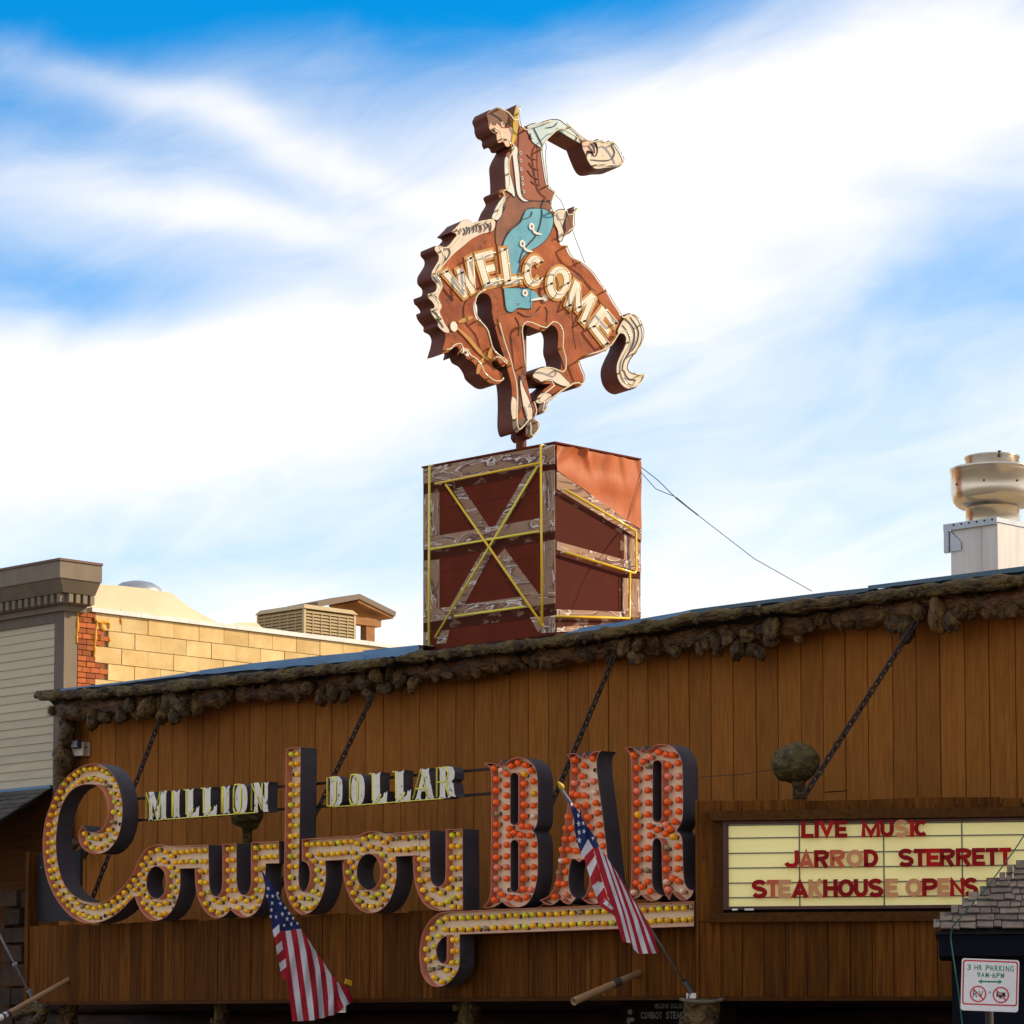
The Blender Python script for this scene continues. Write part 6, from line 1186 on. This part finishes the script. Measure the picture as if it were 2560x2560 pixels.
# hanging board under the canopy
FH = facade(1.25); ZH = lambda p: zt(1400, 2380, 500 / 1932, p); hq = lambda x, y: FH.ab(*ZH([(x, y)])[0])
M['board'] = mat('black_sign_board', (0.007, 0.004, 0.004), (0.010, 0.006, 0.005), (5, 5, 5), 4, 0.85, spec=0.05)
M['dimtext'] = mat('dull_grey_lettering', (0.16, 0.15, 0.13), (0.11, 0.10, 0.09), (14, 14, 14), 4, 0.7)
ha, hb_ = hq(590, 760), hq(1700, 465)
hb2 = thing('hanging_board', 'dark hanging board with dull grey lettering under the canopy', 'sign', FH.pt(ha[0], ha[1] - 0.1))
part('panel', G().box(FH, ha[0], hb_[0], ha[1] - 0.2, hb_[1], -0.05, 0.0), M['board'], hb2)
def line(txt, x0, x1, y0, y1):
    n = len(txt); p0, p1 = hq(x0, y1), hq(x1, y0); w = (p1[0] - p0[0]) / n
    for i, c_ in enumerate(txt):
        if c_ != ' ': part('lettering', text_in(G(), FH, c_, p0[0] + i * w, p0[0] + (i + (0.86 if c_ != 'I' else 0.4)) * w, p0[1], p1[1], 0.001, 0.006, 0.02), M['dimtext'], hb2)
line('MILLION DOLLAR', 920, 1190, 495, 545); line('COWBOY STEAKHOUSE', 785, 1380, 575, 645)
cc = hq(685, 600); part('emblem_disc', G().prism(FH, [ell(cc[0], cc[1], 0.075, 0.11, 22)], 0.001, 0.008), M['board'], hb2)
for dx, dy_, r1, r2 in [(0.0, 0.02, 0.03, 0.025), (0.02, -0.05, 0.035, 0.02), (-0.02, -0.06, 0.02, 0.03)]: part('emblem_patch', G().prism(FH, [ell(cc[0] + dx, cc[1] + dy_, r1, r2, 10)], 0.009, 0.012), M['dimtext'], hb2)

# ------------------------------------------------------------------ rooftop exhaust
vy = 2.0; VP_ = Pl((0, vy, EYE), (1, 0, 0)); c0 = VP_.at(*Z10([(1725, 700)])[0]); l0 = VP_.at(*Z10([(1361, 740)])[0])
vu0, vu1 = l0.x, c0.x; vd = (vu1 - vu0) * 1.02; vz = EYE + VP_.ab(*Z10([(1725, 665)])[0])[1]
ve = thing('exhaust_fan', 'shiny metal rooftop exhaust fan on a square pale duct', 'exhaust fan', ((vu0 + vu1) / 2, vy + vd / 2, WT + 0.16))
part('duct', G().wbox(vu0, vu1, vy, vy + vd, WT + 0.15, vz - 0.03), M['sheet'], ve)
part('curb_cap', G().wbox(vu0 - 0.06, vu1 + 0.012, vy - 0.03, vy + vd + 0.03, vz - 0.045, vz), M['steel'], ve)
part('cap_lip', G().wbox(vu0 - 0.064, vu1 + 0.016, vy - 0.034, vy - 0.030, vz - 0.065, vz - 0.001), M['steel'], ve)
part('bracket', G().wbox(vu0 - 0.06, vu0 - 0.004, vy - 0.034, vy + 0.0, vz - 0.28, vz - 0.066), M['steel'], ve)
part('gusset', G().add([(vu0 + 0.004, vy - 0.02, vz - 0.07), (vu0 + 0.004, vy - 0.02, vz - 0.27), (vu0 + 0.13, vy - 0.02, vz - 0.27), (vu0 + 0.13, vy - 0.02, vz - 0.19), (vu0 + 0.004, vy - 0.004, vz - 0.07), (vu0 + 0.004, vy - 0.004, vz - 0.27), (vu0 + 0.13, vy - 0.004, vz - 0.27), (vu0 + 0.13, vy - 0.004, vz - 0.19)], [(0, 1, 2, 3), (7, 6, 5, 4), (0, 3, 7, 4), (3, 2, 6, 7), (2, 1, 5, 6), (1, 0, 4, 5)]), M['steel'], ve)
vc = V(((vu0 + vu1) / 2, vy + vd / 2, vz)); kv = (vc - CAM).length / FPX; s_ = kv * 0.3209
bc_ = CAM + ray(*Z10([(1690, 690)])[0]) * 1.0
dirv = ray(*Z10([(1690, 690)])[0]); tt = (vy + vd / 2 - CAM.y) / dirv.y; vc2 = CAM + dirv * tt; vc2.z = vz
zz = lambda y: (690 - y) * s_
part('neck', G().lathe(vc2, UP, [(208 * s_, -0.02), (208 * s_, zz(565)), (214 * s_, zz(560)), (214 * s_, zz(552))], 40), M['alu'], ve, sm=True)
bowl = part('bowl', G().lathe(vc2, UP, [(200 * s_, zz(572)), (245 * s_, zz(566)), (278 * s_, zz(548)), (300 * s_, zz(520)), (312 * s_, zz(485)), (316 * s_, zz(440)), (320 * s_, zz(290)), (328 * s_, zz(280)), (328 * s_, zz(268)), (318 * s_, zz(262)), (216 * s_, zz(255))], 48), M['alu'], ve, sm=True)
part('stack', G().lathe(vc2, UP, [(204 * s_, zz(300)), (204 * s_, zz(190)), (212 * s_, zz(186)), (212 * s_, zz(172)), (200 * s_, zz(168)), (0.0, zz(160))], 40), M['alu'], ve, sm=True)
for zc in (300,):
    part('seam_band', G().lathe(vc2, UP, [((317 if zc < 400 else 314) * s_, zz(zc + 3)), ((321 if zc < 400 else 318) * s_, zz(zc)), ((318 if zc < 400 else 314) * s_, zz(zc - 3))], 48), M['steel'], bowl, sm=True)
SCR = mesh('screw', G().lathe((0, 0, 0), (0, 0, 1), [(0.011, 0.0), (0.009, 0.006), (0.0, 0.008)], 8), M['iron'])
for i in range(5):
    a_ = math.radians(-160 + i * 47); p_ = vc2 + V((math.cos(a_), math.sin(a_), 0)) * (319 * s_) + UP * zz(405); inst('screw', SCR, ve, Matrix.Translation(p_) @ V((math.cos(a_), math.sin(a_), 0)).to_track_quat('Z', 'Y').to_matrix().to_4x4())
for i in range(6):
    inst('screw', SCR, ve, Pl((vu0, vy, vz), (1, 0, 0)).mtx(0.06 + i * 0.09, -0.02, 0.034))
part('duct_seam', G().wbox((vu0 * 0.35 + vu1 * 0.65) - 0.006, (vu0 * 0.35 + vu1 * 0.65) + 0.006, vy - 0.006, vy, WT + 0.16, vz - 0.07), M['sheet'], ve)
lv = vc2 + (CAM - vc2).normalized() * (206 * s_) + rh * (60 * s_); part('latch', G().wbox(lv.x - 0.012, lv.x + 0.012, lv.y - 0.02, lv.y + 0.01, vz + zz(212), vz + zz(160)), M['ink'], ve)

# ------------------------------------------------------------------ shingled kiosk roof, lower right
M['shake'] = mat('grey_cedar_shake', (0.120, 0.092, 0.075), (0.062, 0.048, 0.038), (16, 16, 3), 6, 0.85, 0.004, (40, 40, 6), rnd=0.28)
M['navy'] = mat('dark_navy_wood', (0.005, 0.006, 0.012), (0.004, 0.005, 0.009), (3, 3, 20), 4, 0.85, spec=0.1)
KD = 22.0
kc = CAM + ray(2336, 2322) * KD; tiltk = math.radians(36); bk = ray(2420, 2566); bk.z = 0; bk.normalize(); ek = V((bk.y, -bk.x, 0))
su = bk * math.cos(tiltk) + UP * math.sin(tiltk); nu = -bk * math.sin(tiltk) + UP * math.cos(tiltk); W_K = 1.7
ki = thing('kiosk', 'small dark kiosk with a hipped cedar shingle roof at the lower right', 'kiosk', V((kc.x, kc.y, 0)) + ek * 0.8 + bk * 0.8)
ap = V(kc) + ek * (W_K / 2) + bk * (W_K / 2) + UP * (W_K / 2 * math.tan(tiltk))
cs = [kc, kc + ek * W_K, kc + ek * W_K + bk * W_K, kc + bk * W_K]; dn = UP * -0.04
kr = part('roof', G().add([c + dn for c in cs] + [ap + dn], [(0, 1, 4), (1, 2, 4), (2, 3, 4), (3, 0, 4), (3, 2, 1, 0)]), M['backing'], ki)
r = 0
while r * 0.088 < 1.0:
    s0_ = r * 0.088; inset_ = s0_ * math.cos(tiltk); x = inset_ - 0.02 + random.uniform(-0.015, 0.015)
    while x < W_K - inset_:
        w = random.choice((0.055, 0.08, 0.10, 0.13, 0.17)) * random.uniform(0.9, 1.1); jit = random.uniform(-0.018, 0.010); th = random.uniform(0.007, 0.014)
        p0 = kc + ek * x + su * (s0_ + jit); e = ek * (w - 0.006); u = su * 0.135; n_ = nu * th; lo_ = nu * 0.012; tl = random.uniform(-0.014, 0.014)
        part('shingle', G().hexa([p0 + lo_, p0 + e + lo_ + su * tl, p0 + e + u, p0 + u, p0 + lo_ + n_, p0 + e + lo_ + n_ + su * tl, p0 + e + u + n_ * 0.4, p0 + u + n_ * 0.4]), M['shake'], kr)
        x += w
    r += 1
def kbox(a, b, c, d, z0, z1): 
    q = [V((kc.x, kc.y, 0)) + ek * i + bk * j for i, j in ((a, c), (b, c), (b, d), (a, d))]; return G().hexa([p + UP * z0 for p in q] + [p + UP * z1 for p in q])
part('fascia', kbox(0.03, W_K - 0.03, 0.03, W_K - 0.03, kc.z - 0.20, kc.z - 0.045), M['navy'], ki)
part('body', kbox(0.12, W_K - 0.12, 0.18, W_K - 0.18, 0.0, kc.z - 0.201), M['navy'], ki)
M['greenwire'] = mat('green_cable', (0.02, 0.10, 0.06), rough=0.5)
gw = [CAM + ray(*p) * d for p, d in [((2600, 2025), 21.3), ((2540, 2120), 21.4), ((2470, 2215), 21.5), ((2405, 2290), 21.6), ((2380, 2318), 21.75), ((2376, 2345), 21.8), ((2384, 2400), 21.8), ((2395, 2470), 21.8), ((2408, 2580), 21.8)]]
wire('thin green cable hanging over the corner of the shingled kiosk roof', gw, 0.005, 'greenwire', 40, 'cable')

# ------------------------------------------------------------------ parking sign
PD = 16.0; pc = CAM + ray(2475, 2463) * PD
rl = math.radians(-2.2); ex_ = rh * math.cos(rl) + UP * math.sin(rl); ey_ = UP * math.cos(rl) - rh * math.sin(rl)
PS = Pl(pc, ex_, ey_); kp = PD / FPX
M['signwhite'] = mat('reflective_white', (0.78, 0.74, 0.72), (0.70, 0.66, 0.64), (7, 7, 7), 4, 0.45, spots=((0.45, 0.42, 0.42), 30, 0.72))
M['signred'] = mat('red_sign_print', (0.50, 0.02, 0.03), rough=0.5); M['signgreen'] = mat('green_sign_print', (0.01, 0.22, 0.09), rough=0.5); M['signblack'] = mat('black_sign_print', (0.015, 0.015, 0.015), rough=0.5)
pk = thing('parking_sign', 'white parking sign with red border and green lettering at the lower right', 'street sign', V((pc.x, pc.y, 0)))
def rrect(w, h, r): return [(sx * (w - r) + r * math.cos(a), sy * (h - r) + r * math.sin(a)) for sx, sy, a0_ in ((1, 1, 0), (-1, 1, 90), (-1, -1, 180), (1, -1, 270)) for a in [math.radians(a0_ + 18 * i) for i in range(6)]]
w2, h2 = 72 * kp, 65 * kp
part('plate', G().prism(PS, [rrect(w2, h2, 7 * kp)], -0.003, 0.0), M['signwhite'], pk)
def up_(L, dy): return [(x, y + dy) for x, y in L]
part('border', G().prism(PS, [up_(rrect(w2 - 3 * kp, h2 - 9 * kp, 7 * kp), 5.5 * kp), up_(rrect(w2 - 6.5 * kp, h2 - 12.5 * kp, 5 * kp), 5.5 * kp)], 0.0003, 0.0008, back=False), M['signred'], pk)
ZK = lambda x, y: PS.ab(*Z8([(x, y)])[0])
def sline(txt, x0, x1, y0, y1, m):
    p0, p1 = ZK(x0, y1), ZK(x1, y0); wts = [0.55 if c in ' -I' else 0.45 if c == '1' else 1.0 for c in txt]; W = sum(wts); x = p0[0]; yb_, yt_ = (p0[1], p1[1])
    ymid0 = ZK((x0 + x1) / 2, y1)[1]; hgt = abs(ZK(x0, y0)[1] - ZK(x0, y1)[1])
    for c, wt in zip(txt, wts):
        cw = (p1[0] - p0[0]) * wt / W
        if c == '-': part('lettering', G().box(PS, x + cw * 0.1, x + cw * 0.8, ymid0 + hgt * 0.4, ymid0 + hgt * 0.55, 0.0003, 0.001), M[m], pk)
        elif c != ' ': part('lettering', text_in(G(), PS, c, x + cw * 0.05, x + cw * (0.82 if c != 'I' else 0.4), ymid0, ymid0 + hgt, 0.0003, 0.001, 0.012), M[m], pk)
        x += cw
sline('3 HR PARKING', 1605, 1878, 1180, 1212, 'signgreen'); sline('9AM-6PM', 1660, 1822, 1222, 1252, 'signgreen')
aw = [ZK(x, y) for x, y in [(1668, 1273), (1690, 1260), (1688, 1269), (1788, 1271), (1788, 1262), (1808, 1276), (1786, 1288), (1786, 1280), (1688, 1278), (1688, 1287)]]
part('arrow', G().prism(PS, [aw], 0.0003, 0.001, back=False), M['signgreen'], pk)
for cx, cy, kind in [(1668, 1345, 'RV'), (1799, 1351, 'T')]:
    c = ZK(cx, cy); R = 20.5 * kp
    if kind == 'RV':
        for ch_, dx in (('R', -0.62), ('V', 0.06)): part('lettering', text_in(G(), PS, ch_, c[0] + dx * R, c[0] + (dx + 0.56) * R, c[1] - 0.38 * R, c[1] + 0.38 * R, 0.0003, 0.001), M['signblack'], pk)
    else:
        part('trailer_body', G().box(PS, c[0] - 0.55 * R, c[0] + 0.55 * R, c[1] - 0.22 * R, c[1] + 0.30 * R, 0.0003, 0.001), M['signblack'], pk)
        part('trailer_window', G().box(PS, c[0] - 0.35 * R, c[0] + 0.1 * R, c[1] + 0.02 * R, c[1] + 0.2 * R, 0.0011, 0.0015), M['signwhite'], pk)
        part('trailer_wheel', G().prism(PS, [ell(c[0] - 0.05 * R, c[1] - 0.28 * R, 0.16 * R, 0.16 * R, 12)], 0.0003, 0.001, back=False), M['signblack'], pk)
    part('prohibition_ring', G().prism(PS, [ell(c[0], c[1], R, R, 28), ell(c[0], c[1], R * 0.85, R * 0.85, 28)], 0.0004, 0.002, back=False), M['signred'], pk)
    d1 = V((0.62, -0.62)) * R; nrm = V((0.05, 0.05)) * R; cc_ = V(c)
    part('prohibition_bar', G().prism(PS, [[cc_ - d1 - nrm, cc_ + d1 - nrm, cc_ + d1 + nrm, cc_ - d1 + nrm]], 0.0004, 0.0019, back=False), M['signred'], pk)
for x, y in [(1735, 1335), (1740, 1190)]:
    c = ZK(x, y); part('bolt', G().prism(PS, [ell(c[0], c[1], 3.2 * kp, 3.2 * kp, 10)], 0.0, 0.006), M['steel'], pk)
part('post', G().tube([V((pc.x, pc.y, 0)) + dh * 0.035, V((pc.x, pc.y, pc.z + h2 * 0.7)) + dh * 0.035], 0.022, 10), M['iron'], pk, sm=True)
